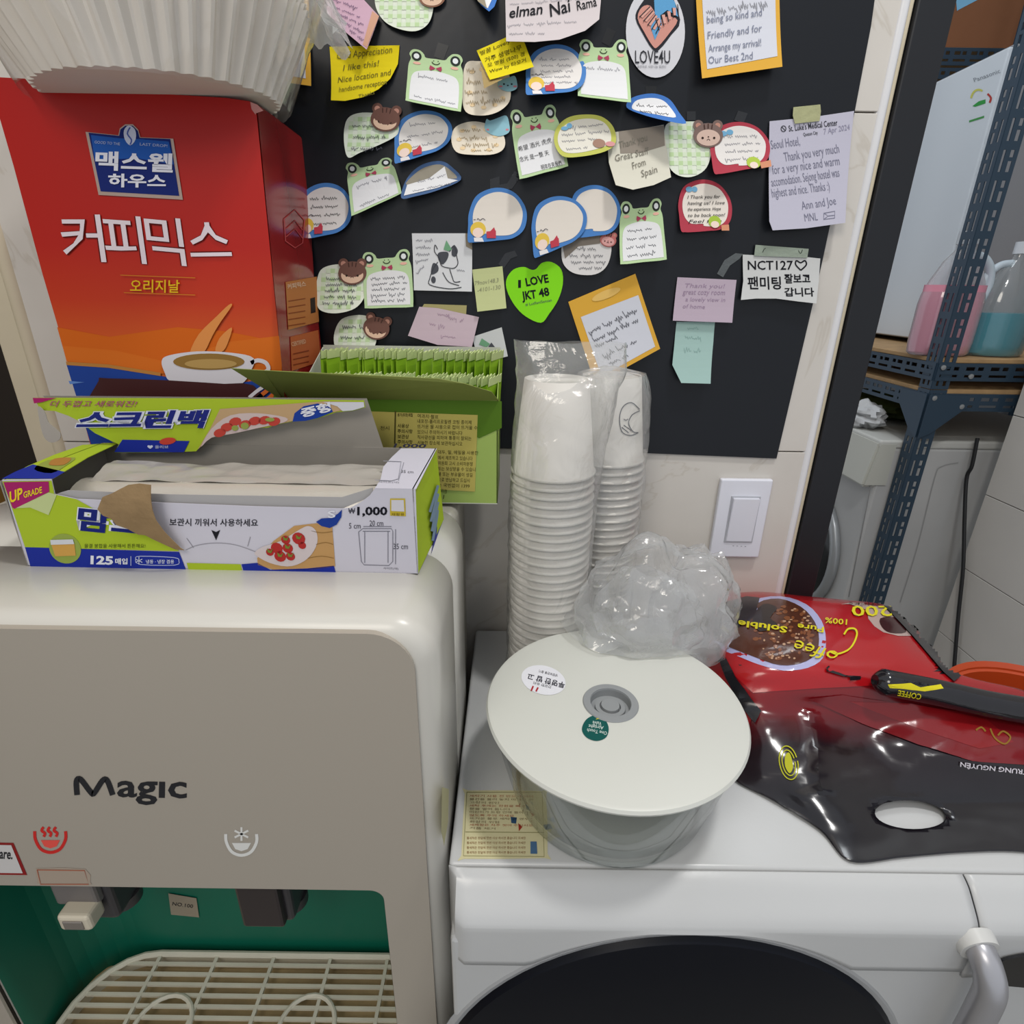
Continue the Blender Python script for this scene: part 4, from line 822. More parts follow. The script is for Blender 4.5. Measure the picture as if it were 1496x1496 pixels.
for x, y, r_ in sb: poly('printed_strawberry', ell(x, y, r_, r_*.85, 12, rot=30), inkm('#a82f2c'), bb, FB, e+.0006)
polys('printed_leaf', [[(x-4, y-6), (x+1, y-2), (x+5, y-6), (x+2, y+1), (x-3, y)] for x, y, r_ in sb[1:7]], inkm('#6f7f35'), bb, FB, e+.0009)
poly('printed_blue_disc', [(462, 762), (470, 757), (484, 756), (494, 750), (500, 744), (499, 755), (492, 766), (482, 771), (470, 768)], inkm('#1d3a8c'), bb, FB, e+.0003); text('S', (480, 756), (491, 755), 10, inkm('#d6d8e0'), bb, FB, e+.0006, bold=.02)
text('₩', (509, 750), (519, 750), 8, inkm('#3b3b46'), bb, FB, e); text('1,000', (522, 752), (566, 752), 12, inkm('#17171f'), bb, FB, e, bold=.03)
poly('printed_code_frame', [(570, 728), (592, 728), (593, 754), (570, 753)], inkm('#c0ab3a'), bb, FB, e); poly('printed_code_field', [(572, 730), (590, 730), (591, 747), (572, 746)], inkm('#c9c7cd'), bb, FB, e+.0003)
text('재활용', (572, 753), (591, 753), 4, inkm('#6b5d18'), bb, FB, e+.0004)
text('20 cm', (540, 768), (560, 768), 8, inkm('#45454e'), bb, FB, e); text('5 cm', (510, 772), (527, 772), 8, inkm('#45454e'), bb, FB, e); text('35 cm', (575, 802), (596, 802), 8, inkm('#45454e'), bb, FB, e); text('사이즈(약)', (560, 832), (582, 833), 4, inkm('#6b6b74'), bb, FB, e)
stroke('printed_bag_diagram', [[(524, 777), (530, 772), (572, 772), (574, 776), (574, 820), (568, 826), (532, 825), (528, 820), (524, 777)], [(533, 776), (533, 822)], [(567, 776), (567, 822)], [(530, 776), (570, 776)], [(578, 773), (578, 824)], [(531, 769), (572, 769)]], .9, inkm('#6d6d78'), bb, FB, e)
# top print, right side print
stroke('printed_bag_diagram', [[(560, 674), (586, 675), (582, 700), (572, 703), (548, 702)], [(590, 676), (582, 703)]], .9, inkm('#8a8a95'), bb, BT, e)
text('35 cm', (586, 691), (604, 692), 4, inkm('#77777f'), bb, BT, e); text('사이즈(약)', (553, 706), (583, 707), 3, inkm('#77777f'), bb, BT, e); text('1,000', (575, 653), (622, 654), 6, inkm('#333340'), bb, Pl(bp(0, dep, 0), uy), .001, bold=.03, up=(.4, -1))
polys('printed_blue_corner', [[(628, 838), (622, 815), (632, 770), (642, 752), (641, 770), (634, 800)]], inkm('#333a92'), bb, BX, .004)
stroke('printed_side_lettering', [[(626-k*1.5, 790-k*14), (634, 745-k*12)] for k in range(4)], 4, inkm('#7d93a8'), bb, BX, .004)
# raised lid flap
HP = Pl(bp(0, dep+.001, hb), uy)
flap_in = [(63, 578), (536, 582), (562, 660), (430, 659), (300, 663), (180, 657), (112, 606), (80, 594)]
poly('lid_flap', flap_in, GREYC, bb, HP, 0, thick=.0006, cut=30)
pf = [(63, 578), (300, 579), (536, 582), (538, 592), (520, 597), (496, 599), (470, 608), (452, 611), (435, 612), (410, 617), (398, 621), (380, 622), (350, 629), (318, 635), (304, 645), (295, 655), (240, 657), (178, 657), (184, 645), (150, 629), (128, 612), (112, 604), (92, 597), (72, 596)]
lp = poly('torn_front_piece', pf, paper(LIME), bb, HP, .010, thick=.0006, cut=30)
h2 = .0112
poly('printed_wood', [(298, 652), (318, 634), (398, 619), (435, 611), (500, 597), (537, 591), (536, 584), (480, 583), (330, 594), (316, 622)], inkm('#b89a74'), bb, HP, h2)
poly('printed_white_corner', [(478, 584), (536, 584), (537, 591), (520, 596), (506, 597), (498, 590)], inkm('#c9c9d0'), bb, HP, h2+.0003)
poly('printed_blue_disc', [(434, 612), (437, 600), (450, 590), (470, 586), (488, 590), (492, 598), (470, 607), (452, 611)], inkm('#1f3d92'), bb, HP, h2+.0003); text('중형', (447, 607), (490, 597), 14, inkm('#d6d8e2'), bb, HP, h2+.0006, bold=.04, up=(-.15, -1))
poly('printed_bag', spline([(303, 648), (318, 622), (345, 603), (385, 600), (424, 606), (422, 613), (390, 620), (350, 629), (318, 635)], 3), inkm('#c5b3b0'), bb, HP, h2+.0003)
for x, y in ((340, 620), (352, 612), (366, 616), (380, 611), (394, 610), (330, 628), (408, 612)): poly('printed_strawberry', ell(x, y, 9, 6, 12, rot=-15), inkm('#b8443a'), bb, HP, h2+.0006)
polys('printed_leaf', [ell(366, 618, 6, 5, 9), ell(402, 609, 7, 3, 9), ell(352, 621, 5, 4, 9)], inkm('#8f9a4e'), bb, HP, h2+.0009)
poly('printed_blue_field', [(178, 656), (190, 638), (286, 640), (278, 656)], inkm('#1f2f92'), bb, HP, h2); poly('printed_strawberry', ell(255, 640, 12, 5, 14, rot=-8), inkm('#c04436'), bb, HP, h2+.0003); text('♥ 올리브', (226, 651), (256, 651), 5, inkm('#ccd2e6'), bb, HP, h2+.0003)
text('더 두껍고 새로워진!', (86, 591), (212, 591), 9, inkm('#a04a72'), bb, HP, h2+.0003, bold=.01, shear=.35)
text('스크린백', (122, 624), (318, 622), 28, inkm('#cfd2e2'), bb, HP, h2+.0004, bold=.11, shear=.2, name='lettering_outline'); text('스크린백', (124, 623), (316, 621), 26, inkm('#222a78'), bb, HP, h2+.0007, bold=.04, shear=.2)
poly('printed_magenta_tip', [(62, 578), (96, 578), (76, 584), (64, 586)], inkm('#a02463'), bb, HP, h2+.0003)
# torn kraft tongue in front, torn left scrap
kr = Pl(bl+uy*(-.004), uy)
class Curl:
    def put(s, px, py, off=0):
        t_ = (py-706)/100; return kr.hit(px, py) - uy*(off+.007*math.sin(min(1, max(0, 1-t_))*2.6))
poly('torn_kraft_tongue', [(158, 722), (171, 717), (182, 711), (192, 706), (208, 704), (225, 706), (228, 726), (231, 740), (236, 755), (246, 772), (256, 786), (265, 799), (270, 803), (258, 802), (244, 794), (227, 784), (218, 778), (208, 777), (194, 768), (178, 762), (172, 753), (160, 748), (152, 739)], M('#8f7757', .9, .1, bump=.5, bscale=120, var=.12, vscale=60), bb, Curl(), 0, thick=.0006, cut=7)
poly('torn_white_scrap', spline([(73, 590), (82, 596), (88, 612), (97, 620), (105, 628), (103, 637), (92, 641), (82, 634), (76, 614)], 3), paper('#a29c96'), bb, HP, .014, thick=.0005)
poly('inner_card', [(80, 722), (112, 729), (250, 735), (500, 743), (545, 724), (545, 712), (500, 726), (250, 722), (100, 716)], M('#a5a3a3', .7), bb, Pl(bl+uy*.003, uy), 0, thick=.0005)
# roll of bags inside
roll = thing('bag_roll', 'roll of clear plastic bags inside the torn clean-bag box', 'bag roll', tuple(bp(Lb/2, dep/2, .004)))
RM = M('#b9b3a8', .28, .6, bump=.5, bscale=70, name='rolled_film', coat=.4)
V = []; Fs = []; n1 = 60; n2 = 28; rcy = dep*.47; rad = min(dep*.38, (hb-.006)*.40)
for i in range(n1+1):
    u = .02+(Lb-.045)*i/n1
    for k in range(n2):
        a = math.tau*k/n2; rr_ = rad*(1+.03*noise.noise(Vector((u*30, math.cos(a)*2, math.sin(a)*2))))
        V.append(bp(u, rcy+rr_*math.cos(a), .003+rad*1.02+rr_*math.sin(a)))
for i in range(n1):
    for k in range(n2): Fs.append((i*n2+k, i*n2+(k+1) % n2, (i+1)*n2+(k+1) % n2, (i+1)*n2+k))
Fs += [tuple(range(n2))[::-1], tuple(n1*n2+k for k in range(n2))]
mesh('rolled_film', V, Fs, RM, roll, True)
V = []; Fs = []
for i in range(n1+1):
    u = .03+(Lb-.07)*i/n1
    for k in range(9):
        v = rcy-.004+(dep*.34)*k/8; z = .003+2*rad+.001+.007*math.sin(k/8*math.pi*.6)*(.7+.9*noise.noise(Vector((u*14, 0, 3))))+.0025*noise.noise(Vector((u*40, k*.5, 0)))
        V.append(bp(u, v, min(z, hb-.004)))
for i in range(n1):
    for k in range(8): Fs.append((i*9+k, i*9+k+1, (i+1)*9+k+1, (i+1)*9+k))
mesh('loose_film', V, Fs, M('#a8a39b', .2, .7, bump=.6, bscale=50), roll, True)
# ------------------------------------------------------------------ red coffee carton on the dispenser
ym = 0.0; cx_ = Vector((math.cos(ym), math.sin(ym), 0)); cy_ = Vector((-math.sin(ym), math.cos(ym), 0))
c0 = YP(.574).hit(392, 345); c0.z = 0
CF = Pl(c0, cy_); CR = Pl(c0, cx_)
tl = CF.hit(-14, 113); trp = CF.hit(372, 150); cd = .140
q = CR.hit(455, 365); cd = .69-c0.y
bxl = (tl-c0).dot(cx_); wq = CF.hit(60, 400); bxl = (CF.hit(62, 400)-c0).dot(cx_)
cc = thing('coffee_carton', 'tall glossy red coffee mix carton standing behind the torn bag box', 'carton', tuple(c0+cx_*bxl/2+cy_*cd/2+Vector((0, 0, DT))))
def cpn(u, v, z): return c0+cx_*u+cy_*v+Vector((0, 0, z))
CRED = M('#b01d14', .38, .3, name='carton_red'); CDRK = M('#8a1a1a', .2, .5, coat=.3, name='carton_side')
def gradient(name, axis, stops, rough=.38, spec=.3, bump=0):
    m = bpy.data.materials.new(name); m.use_nodes = True; nt = m.node_tree; b = nt.nodes['Principled BSDF']; b.inputs['Roughness'].default_value = rough; b.inputs['Specular IOR Level'].default_value = spec
    tc = nt.nodes.new('ShaderNodeTexCoord'); sp = nt.nodes.new('ShaderNodeSeparateXYZ'); mr = nt.nodes.new('ShaderNodeMapRange'); r = nt.nodes.new('ShaderNodeValToRGB')
    lo, hi = stops[0][0], stops[-1][0]; mr.inputs['From Min'].default_value = lo; mr.inputs['From Max'].default_value = hi
    nt.links.new(tc.outputs['Object'], sp.inputs[0]); nt.links.new(sp.outputs[axis], mr.inputs['Value']); nt.links.new(mr.outputs[0], r.inputs[0]); nt.links.new(r.outputs[0], b.inputs['Base Color'])
    e = r.color_ramp.elements
    for i, (p, c) in enumerate(stops):
        q_ = (p-lo)/(hi-lo)
        el = e[0] if i == 0 else (e[-1] if i == len(stops)-1 else e.new(q_)); el.position = q_; el.color = lin(c)
    if bump:
        n = nt.nodes.new('ShaderNodeTexNoise'); n.inputs['Scale'].default_value = 26; n.inputs['Detail'].default_value = 3; nt.links.new(tc.outputs['Object'], n.inputs['Vector'])
        bp_ = nt.nodes.new('ShaderNodeBump'); bp_.inputs['Strength'].default_value = bump; bp_.inputs['Distance'].default_value = .002; nt.links.new(n.outputs[0], bp_.inputs['Height']); nt.links.new(bp_.outputs[0], b.inputs['Normal'])
    return m
tz = trp.z; tlz = tl.z
hexa('carton_body', [cpn(bxl, .0012, DT), cpn(-.001, .0012, DT), cpn(-.001, cd, DT), cpn(bxl, cd, DT), cpn(bxl, .0012, tlz-.002), cpn(-.001, .0012, tz-.0012), cpn(-.001, cd, tz-.008), cpn(bxl, cd, tlz-.004)], CRED, cc, bev=.0004)
poly('front_face', [(-18, 112), (100, 118), (180, 128), (250, 138), (330, 143), (365, 148), (374, 158), (412, 540), (425, 700), (150, 700), (62, 400), (20, 243)], gradient('carton_front_print', 2, [(CF.hit(250, 560).z, '#d0691f'), (CF.hit(250, 500).z, '#c8531a'), (CF.hit(250, 440).z, '#bb3414'), (CF.hit(250, 360).z, '#b11e13'), (CF.hit(250, 130).z, '#ab1713')]), cc, CF, 0, cut=60)
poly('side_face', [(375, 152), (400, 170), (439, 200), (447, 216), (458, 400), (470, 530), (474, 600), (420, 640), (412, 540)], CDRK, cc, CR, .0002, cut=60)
polys('crushed_corner', [[(366, 149), (376, 153), (374, 168), (368, 160)], [(376, 153), (385, 162), (374, 166)]], paper('#c98b86'), cc, CF, .0006)
e = .0005
poly('printed_orange_sweep', [(84, 478), (160, 492), (260, 478), (330, 484), (412, 500), (412, 542), (236, 546), (98, 528)], inkm('#cb611c'), cc, CF, e)
poly('printed_orange_sweep', [(92, 505), (170, 512), (250, 530), (330, 500), (412, 490), (412, 540), (236, 546), (98, 528)], inkm('#cf6a22'), cc, CF, e+.0002)
poly('printed_gold_line', [(98, 528), (160, 532), (236, 544), (236, 549), (160, 537), (99, 533)], inkm('#b27a3c'), cc, CF, e+.0012)
poly('printed_blue_field', [(99, 533), (160, 537), (236, 549), (330, 562), (413, 550), (425, 700), (150, 700)], inkm('#22418f'), cc, CF, e+.0010)
poly('printed_blue_shine', [(102, 556), (125, 558), (104, 561)], inkm('#5f84c4'), cc, CF, e+.0013)
sx_ = [(126, 193), (174, 198), (176, 188), (184, 182), (195, 182), (203, 190), (206, 201), (254, 203), (268, 292), (145, 285)]
def inset(P, k):
    mx = sum(p[0] for p in P)/len(P); my = sum(p[1] for p in P)/len(P); return [(mx+(p[0]-mx)*k, my+(p[1]-my)*k) for p in P]
poly('emblem_border', sx_, M('#b09a8e', .3, .5, metal=.3), cc, CF, e+.0004); poly('emblem_field', inset(sx_, .93), inkm('#1c2a6e'), cc, CF, e+.0007); poly('emblem_top', inset([(132, 197), (176, 202), (205, 203), (250, 207), (258, 242), (200, 232), (138, 236)], .96), inkm('#2456a8'), cc, CF, e+.0009)
poly('emblem_drop', spline([(190, 184), (199, 190), (200, 204), (192, 213), (184, 204), (183, 191)], 3), inkm('#c3c9de'), cc, CF, e+.0012); stroke('emblem_drop_line', [spline([(192, 187), (188, 196), (194, 205), (192, 212)], 3, False)], 2, inkm('#4d5ea4'), cc, CF, e+.0014)
text('GOOD TO THE', (140, 210), (177, 213), 4, inkm('#aab6d6'), cc, CF, e+.0012); text('LAST DROP!', (206, 213), (246, 216), 4, inkm('#aab6d6'), cc, CF, e+.0012)
text('맥스웰', (141, 249), (254, 253), 28, inkm('#dcdde8'), cc, CF, e+.0014, bold=.03); text('하우스', (160, 274), (244, 275), 20, inkm('#dcdde8'), cc, CF, e+.0014, bold=.03)
for tt, a, b_ in (('커', (96, 383), (157, 383)), ('피', (158, 382), (216, 386)), ('믹', (220, 384), (274, 389)), ('스', (280, 375), (340, 374))):
    h_ = 70 if tt != '스' else 50
    text(tt, a, b_, h_, inkm('#5c1512'), cc, CF, e+.0005, bold=.022, up=(-.14, -1), name='lettering_shadow'); text(tt, a, b_, h_, inkm('#dfd2d8'), cc, CF, e+.0008, bold=.006, up=(-.14, -1))
text('오리지날', (192, 427), (264, 428), 19, inkm('#d9b521'), cc, CF, e+.0016, bold=.01); stroke('printed_gold_rule', [[(178, 402), (287, 406)], [(183, 427.5), (287, 431)]], 1.2, inkm('#c0762a'), cc, CF, e+.0016)
polys('printed_steam', [spline([(279, 515), (292, 488), (318, 462), (336, 445), (340, 447), (324, 470), (312, 490), (300, 514), (288, 517)], 3), spline([(316, 514), (322, 494), (340, 478), (336, 496), (328, 512)], 3)], inkm('#d68a4a'), cc, CF, e+.0016)
poly('printed_cup', spline([(238, 528), (248, 519), (290, 513), (340, 515), (372, 523), (366, 545), (355, 560), (330, 570), (280, 568), (250, 556), (243, 545)], 4), inkm('#cfcbd0'), cc, CF, e+.0018)
poly('printed_coffee', ell(307, 528, 52, 12), inkm('#8e6d37'), cc, CF, e+.0021); poly('printed_coffee_light', ell(310, 531, 38, 7), inkm('#b08f55'), cc, CF, e+.0024)
stroke('printed_cup_handle', [spline([(368, 530), (378, 526), (390, 530), (393, 540), (380, 546), (366, 548)], 4, False)], 6, inkm('#cfcbd0'), cc, CF, e+.0018)
poly('torn_window', spline([(147, 556), (160, 552), (250, 555), (330, 560), (372, 562), (374, 600), (150, 600)], 2), M('#3a0f10', .5), cc, CF, e+.0026, cut=20)
stroke('printed_orange_swirl', [spline([(372, 586), (384, 576), (396, 566), (404, 552)], 4, False), spline([(384, 590), (398, 578), (410, 566)], 4, False)], 6, inkm('#c9652c'), cc, CF, e+.0026); stroke('printed_white_swirl', [spline([(366, 580), (378, 570), (392, 560), (398, 548)], 4, False)], 5, inkm('#cfcbd0'), cc, CF, e+.0028)
# side print
stroke('printed_arrow_panel', [[(414, 320), (430, 306), (444, 322), (441, 355), (430, 362), (416, 352), (414, 320)], [(417, 334), (430, 322), (441, 336)], [(417, 346), (430, 334), (441, 348)]], 1.5, inkm('#b1494a'), cc, CR, .0008)
poly('printed_info_panel', [(416, 412), (462, 404), (465, 470), (420, 482)], inkm('#b5723f'), cc, CR, .0008); stroke('printed_info_lines', [[(420, 440+k*9), (445, 436+k*9)] for k in range(5)], 1.4, inkm('#8a4524'), cc, CR, .0010); text('커피믹스', (419, 423), (446, 418), 8, inkm('#d9b9a0'), cc, CR, .0011, bold=.02); poly('printed_barcode', [(452, 436), (459, 434), (460, 456), (453, 458)], inkm('#2b1a18'), cc, CR, .0010)
poly('printed_info_panel', [(423, 492), (464, 482), (468, 528), (425, 542)], inkm('#b35e35'), cc, CR, .0008); text('CERTIFIED', (425, 506), (446, 501), 6, inkm('#d8a888'), cc, CR, .0011, bold=.02); stroke('printed_info_lines', [[(427, 517+k*8), (450, 512+k*8)] for k in range(3)], 1.3, inkm('#83351f'), cc, CR, .0011)
# red sachet sticks seen in the torn window
sk = YP(c0.y-.012)
# ------------------------------------------------------------------ bag of fluted coffee filters on top of the carton
fc = Vector((-.308, .585, tz+.004))
ff = thing('coffee_filter_bag', 'clear bag holding nested fluted basket filters on top of the red carton', 'filter bag', tuple(fc))
FIL = M('#e0d9cf', .8, .15, bump=.15, bscale=40, name='filter_paper')
FILM = film('filter_bag_film', .02, bump=.25, bscale=18, white=.14)
def filt(dz, k, r0=.096, H=.062, nf=46):
    V = []; Fs = []; seg = nf*6; hs_ = 7
    V.append(Vector((0, 0, 0)))
    for i in range(hs_+1):
        t_ = i/hs_; r = r0+t_*.032
        for j in range(seg):
            a = math.tau*j/seg; am = .0022+.0030*min(1, t_*1.6); rr_ = r+am*math.sin(nf*a)
            z = H*t_+.0012*math.sin(nf*a)*t_
            V.append(Vector((rr_*math.cos(a), rr_*math.sin(a)*.8, z)))
    for j in range(seg): Fs.append((0, 1+(j+1) % seg, 1+j))
    for i in range(hs_):
        for j in range(seg): a = 1+i*seg+j; b = 1+i*seg+(j+1) % seg; Fs.append((a, b, b+seg, a+seg))
    return V, Fs
for k, nm in enumerate(('outermost', 'second', 'third', 'fourth', 'fifth', 'innermost')):
    V, Fs = filt(0, k, r0=.096-.0012*k)
    ft = thing('coffee_filter', nm+' fluted white paper filter of the nest in the clear bag', 'coffee filter', tuple(fc+Vector((0, 0, .001+.0045*k))), 'nested coffee filters')
    o = mesh('fluted_paper', [v+fc+Vector((0, 0, .001+.0045*k)) for v in V], Fs, FIL, ft, True)
# bag
V = []; Fs = []; seg = 96; rws = 22
for i in range(rws):
    t_ = i/(rws-1); z = -.0035+t_*.155
    base = .1025+min(t_*.155, .105)*.47
    if t_ > .68: base *= 1-((t_-.68)/.32)**2*.45
    for j in range(seg):
        a = math.tau*j/seg; n_ = noise.noise(Vector((math.cos(a)*4, math.sin(a)*4, t_*6)))
        rr_ = base+.004*n_+.0035+.002*math.sin(a*23+t_*5)*(t_ > .3)
        V.append(fc+Vector((rr_*math.cos(a), rr_*math.sin(a)*.81, z+.004*n_*(t_ > .1))))
for i in range(rws-1):
    for j in range(seg): Fs.append((i*seg+j, i*seg+(j+1) % seg, (i+1)*seg+(j+1) % seg, (i+1)*seg+j))
mesh('clear_film', V, Fs, FILM, ff, True)
# gathered tail of the bag on the right
V = []; Fs = []
for i in range(14):
    for j in range(9):
        u = i/13; v = j/8
        x = .118+.045*u; y = .02-.01*u+.01*math.sin(v*9+u*3); z = .092-.045*u+(v-.5)*(.055*(1-u)+.022)+.003*math.sin(u*14+v*5)
        V.append(fc+Vector((x, y+.006*math.sin(u*9+v*12), z)))
for i in range(13):
    for j in range(8): Fs.append((i*9+j, i*9+j+1, (i+1)*9+j+1, (i+1)*9+j))
mesh('gathered_tail', V, Fs, film('tail_film', .45, bump=.5, bscale=40), ff, True)
# ------------------------------------------------------------------ green tea box
gy = .571; GF = YP(gy); GX1 = GF.hit(727, 660).x; GX0 = GF.hit(413, 577).x; GXS = c0.x+.008; gz1 = GF.hit(733, 585).z; gyb = .672
gb = thing('tea_box', 'open green tea box with a long front flap standing on the dispenser rear', 'tea box', ((GX0+GX1)/2, .62, DT))
GRL = M('#93aa55', .4, .4, name='tea_light_green'); GRD = M('#4f6f1c', .4, .4); OLV = M('#7b8440', .55, .3); CREAMC = paper('#bfc2b4')
hexa('front_panel', [(GX0, gy, DT+.001), (GX1, gy, DT+.001), (GX1, gy+.001, DT+.001), (GX0, gy+.001, DT+.001), (GX0, gy, gz1), (GX1+.001, gy, gz1), (GX1+.001, gy+.001, gz1), (GX0, gy+.001, gz1)], GRL, gb)
gzb = gz1+.052
box('back_panel', GXS, GX1, gyb-.001, gyb, DT+.001, gzb-.010, CREAMC, gb)
for nm, x in (('right_side', GX1), ('left_side', GXS)):
    hexa(nm, [(x-.001, gy, DT+.001), (x, gy, DT+.001), (x, gyb, DT+.001), (x-.001, gyb, DT+.001), (x-.001, gy, gz1), (x, gy, gz1), (x, gyb, gzb-.012), (x-.001, gyb, gzb-.012)], GRL if x == GX1 else CREAMC, gb)
box('bottom_panel', GXS, GX1, gy, gyb, DT, DT+.001, CREAMC, gb)
hexa('divider', [(GXS, .6225, DT+.001), (GX1-.003, .6225, DT+.001), (GX1-.003, .6232, DT+.001), (GXS, .6232, DT+.001), (GXS, .6225, gz1+.012), (GX1-.010, .6225, gz1+.012), (GX1-.010, .6232, gz1+.012), (GXS, .6232, gz1+.012)], CREAMC, gb)
poly('printed_dark_band', [(400, 577), (733, 586), (733, 625), (700, 640), (640, 612), (400, 598)], GRD.copy() if False else inkm('#4d6d1f'), gb, GF, .0006)
poly('printed_info_panel', [(400, 596), (698, 606), (694, 718), (400, 700)], inkm('#b0a458'), gb, GF, .0009)
poly('printed_divider_line', [(577, 600), (579, 600), (578, 648), (576, 648)], inkm('#4a4520'), gb, GF, .0012)
GI = inkm('#3d3a1c')
for i, (a, b_) in enumerate((('용기(포장)재질', '여과지·펄프'), ('', '내포장-폴리프로필렌 코팅 종이제'), ('사용상', '뜨거운 물 사용으로 컵이 뜨거울 수'), ('주의사항', '있으니 주의하시기 바랍니다'), ('보관상', '직사광선을 피하여 통풍이 잘되는'), ('주의사항', '서늘한 장소에 보관하십시오'))):
    if a: text(a, (581, 609+i*7.8), (581+5.5*min(4, len(a)), 609.5+i*7.8), 6, GI, gb, GF, .0012, bold=.01)
    text(b_, (610, 610+i*7.8), (610+len(b_)*4.4+4, 612+i*7.8), 6, GI, gb, GF, .0012)
for i, a in enumerate(('대두, 밀, 메밀을 사용한', '에서 제조하고 있습니다', '위원회 고시 소비자분쟁', '또는 보상받을 수 있습니', '물 또는 부유물이 생길', '으로 반납하고 드십시', '는 국번없이 1399', '대리점', '31')):
    text(a, (640, 663+i*8), (640+len(a)*4.2, 664.5+i*8), 6, GI, gb, GF, .0012)
text('천시', (556, 628), (569, 628), 6, GI, gb, GF, .0012)
# long front flap leaning forward over the bag box
def fl3(px, py, y): return YP(y).hit(px, py)
V = [fl3(338, 538, gy-.045), fl3(385, 541, gy-.035), fl3(640, 553, gy-.030), fl3(678, 560, gy-.028), fl3(718, 572, gy-.016), (GX1+.001, gy-.0005, gz1), (GX0, gy-.0005, gz1-.001), (GX0, gy-.0006, gz1-.003)]
fo = mesh('front_flap', V, [(0, 1, 2, 3, 4, 5, 6, 7)], OLV, gb); solidify(fo, .0006)
for j in range(2):
    N = 27; xs0 = GF.hit(470 if j == 0 else 520, 560).x+.01; xs0 = GXS+.004
    yA, yB = (.627, .666) if j else (.581, .619)
    top = gz1+(.041 if j else .021)
    first = None
    for k in range(N):
        x = GX1-.018-k*(GX1-.018-xs0)/(N-1)
        tb = thing('tea_bag', ('%s green tea sachet counted from the right in the %s row' % (['first', 'second', 'third', 'fourth', 'fifth', 'sixth', 'seventh', 'eighth', 'ninth', 'tenth', 'eleventh', 'twelfth', 'thirteenth', 'fourteenth', 'fifteenth', 'sixteenth', 'seventeenth', 'eighteenth', 'nineteenth', 'twentieth', 'twenty-first', 'twenty-second', 'twenty-third', 'twenty-fourth', 'twenty-fifth', 'twenty-sixth', 'twenty-seventh'][k], 'rear' if j else 'front')), 'tea bag', (x, yA, DT+.002), 'tea sachets in the open box')
        if first is None:
            dx = .0045; tb.rotation_euler = (0, 0, -.33)
            V = [(x+a, y, z) for z, w_ in ((DT+.002, .0004), (DT+.03, .0014), (top-.016, .0012), (top-.007, .0004)) for y, q_ in ((yA, .3), ((yA+yB)/2, 1), (yB, .3)) for a in (-w_*q_, w_*q_)]
            Fs = []
            for r_ in range(3):
                b0 = r_*6; idx = [0, 1, 3, 5, 4, 2]
                for m_ in range(6): a, b_ = idx[m_], idx[(m_+1) % 6]; Fs.append((b0+a, b0+b_, b0+6+b_, b0+6+a))
            V = [(v[0]+(v[2]-DT)*.06, v[1], v[2]) for v in V]
            f1 = mesh('sachet', V, Fs, M('#93bd2c', .3, .6, name='sachet_green'), tb)
            xt = .06*(top-DT)
            zg = []; V = []; Fs = []
            for m_ in range(9):
                y = yA+(yB-yA)*m_/8; V += [(x+xt-.0006, y, top-.009), (x+xt+.0004, y, top-.009), (x+xt+.001, y, top-(.0015 if m_ % 2 else 0)), (x+xt+.0002, y, top-(.0015 if m_ % 2 else 0))]
            for m_ in range(8):
                a = m_*4
                for p_, q_ in ((0, 1), (1, 2), (2, 3), (3, 0)): Fs.append((a+p_, a+q_, a+4+q_, a+4+p_))
            f2 = mesh('crimped_edge', V, Fs, M('#cddb9a', .4, .4), tb); first = (tb, [f1, f2])
        else:
            for c_ in first[1]:
                n_ = c_.copy(); C.objects.link(n_); n_.parent = tb; n_.matrix_parent_inverse = Matrix.Translation(-Vector(first[0]['_w']))
            tb.rotation_euler = (0, random.uniform(-.03, .05), random.uniform(-.36, -.30))
# ------------------------------------------------------------------ paper cup stacks
CUP = M('#cfcbc4', .55, .3, name='cup_paper')
def cup_mesh():
    pf = [(.0325, .098), (.0330, .0985), (.0335, .098), (.0435, .003), (.0445, .0032), (.0455, .0022), (.0455, .0008), (.0445, 0), (.0432, .001), (.0320, .096), (.0, .0955)]
    V = []; Fs = []; seg = 40
    pf = [(0, .0955), (.0305, .0955), (.0315, .0985), (.0330, .0985), (.0434, .0042), (.0450, .0042), (.0457, .0028), (.0452, .0010), (.0440, .0006), (.0428, .0020), (.0318, .094)]
    for r, z in pf:
        for k in range(seg): a = math.tau*k/seg; V.append((r*math.cos(a), r*math.sin(a), z))
    for i in range(len(pf)-1):
        for k in range(seg): Fs.append((i*seg+k, i*seg+(k+1) % seg, (i+1)*seg+(k+1) % seg, (i+1)*seg+k))
    me = bpy.data.meshes.new('paper_cup'); me.from_pydata(V, [], Fs); me.materials.append(CUP)
    for p in me.polygons: p.use_smooth = True
    return me
cme = cup_mesh()
ORD = ['topmost', 'second', 'third', 'fourth', 'fifth', 'sixth', 'seventh', 'eighth', 'ninth', 'tenth', 'eleventh', 'twelfth', 'thirteenth', 'fourteenth', 'fifteenth', 'sixteenth', 'seventeenth', 'eighteenth', 'nineteenth', 'twentieth', 'twenty-first', 'twenty-second', 'twenty-third', 'twenty-fourth', 'twenty-fifth', 'twenty-sixth', 'twenty-seventh', 'twenty-eighth', 'twenty-ninth', 'thirtieth', 'thirty-first', 'thirty-second']
def stack(cx, cy, ztop, which, grp, lean=0):
    n = 0; z = ztop-.0985
    top = None
    nn = int((z-WT)/.0093); pitch = (z-WT-.001)/nn
    for k in range(nn+1):
        zz_ = z-k*pitch
        o = bpy.data.objects.new('paper_cup', cme); C.objects.link(o)
        o.location = (cx+lean*(zz_-WT)+random.uniform(-.0006, .0006), cy+random.uniform(-.0006, .0006), zz_)
        tag(o, ('%s upturned white paper cup %s the %s bagged stack' % (ORD[k], 'of' if k == 0 else 'from the top of', which)), 'cup', grp)
        if k == 0: top = o
    return top, pitch
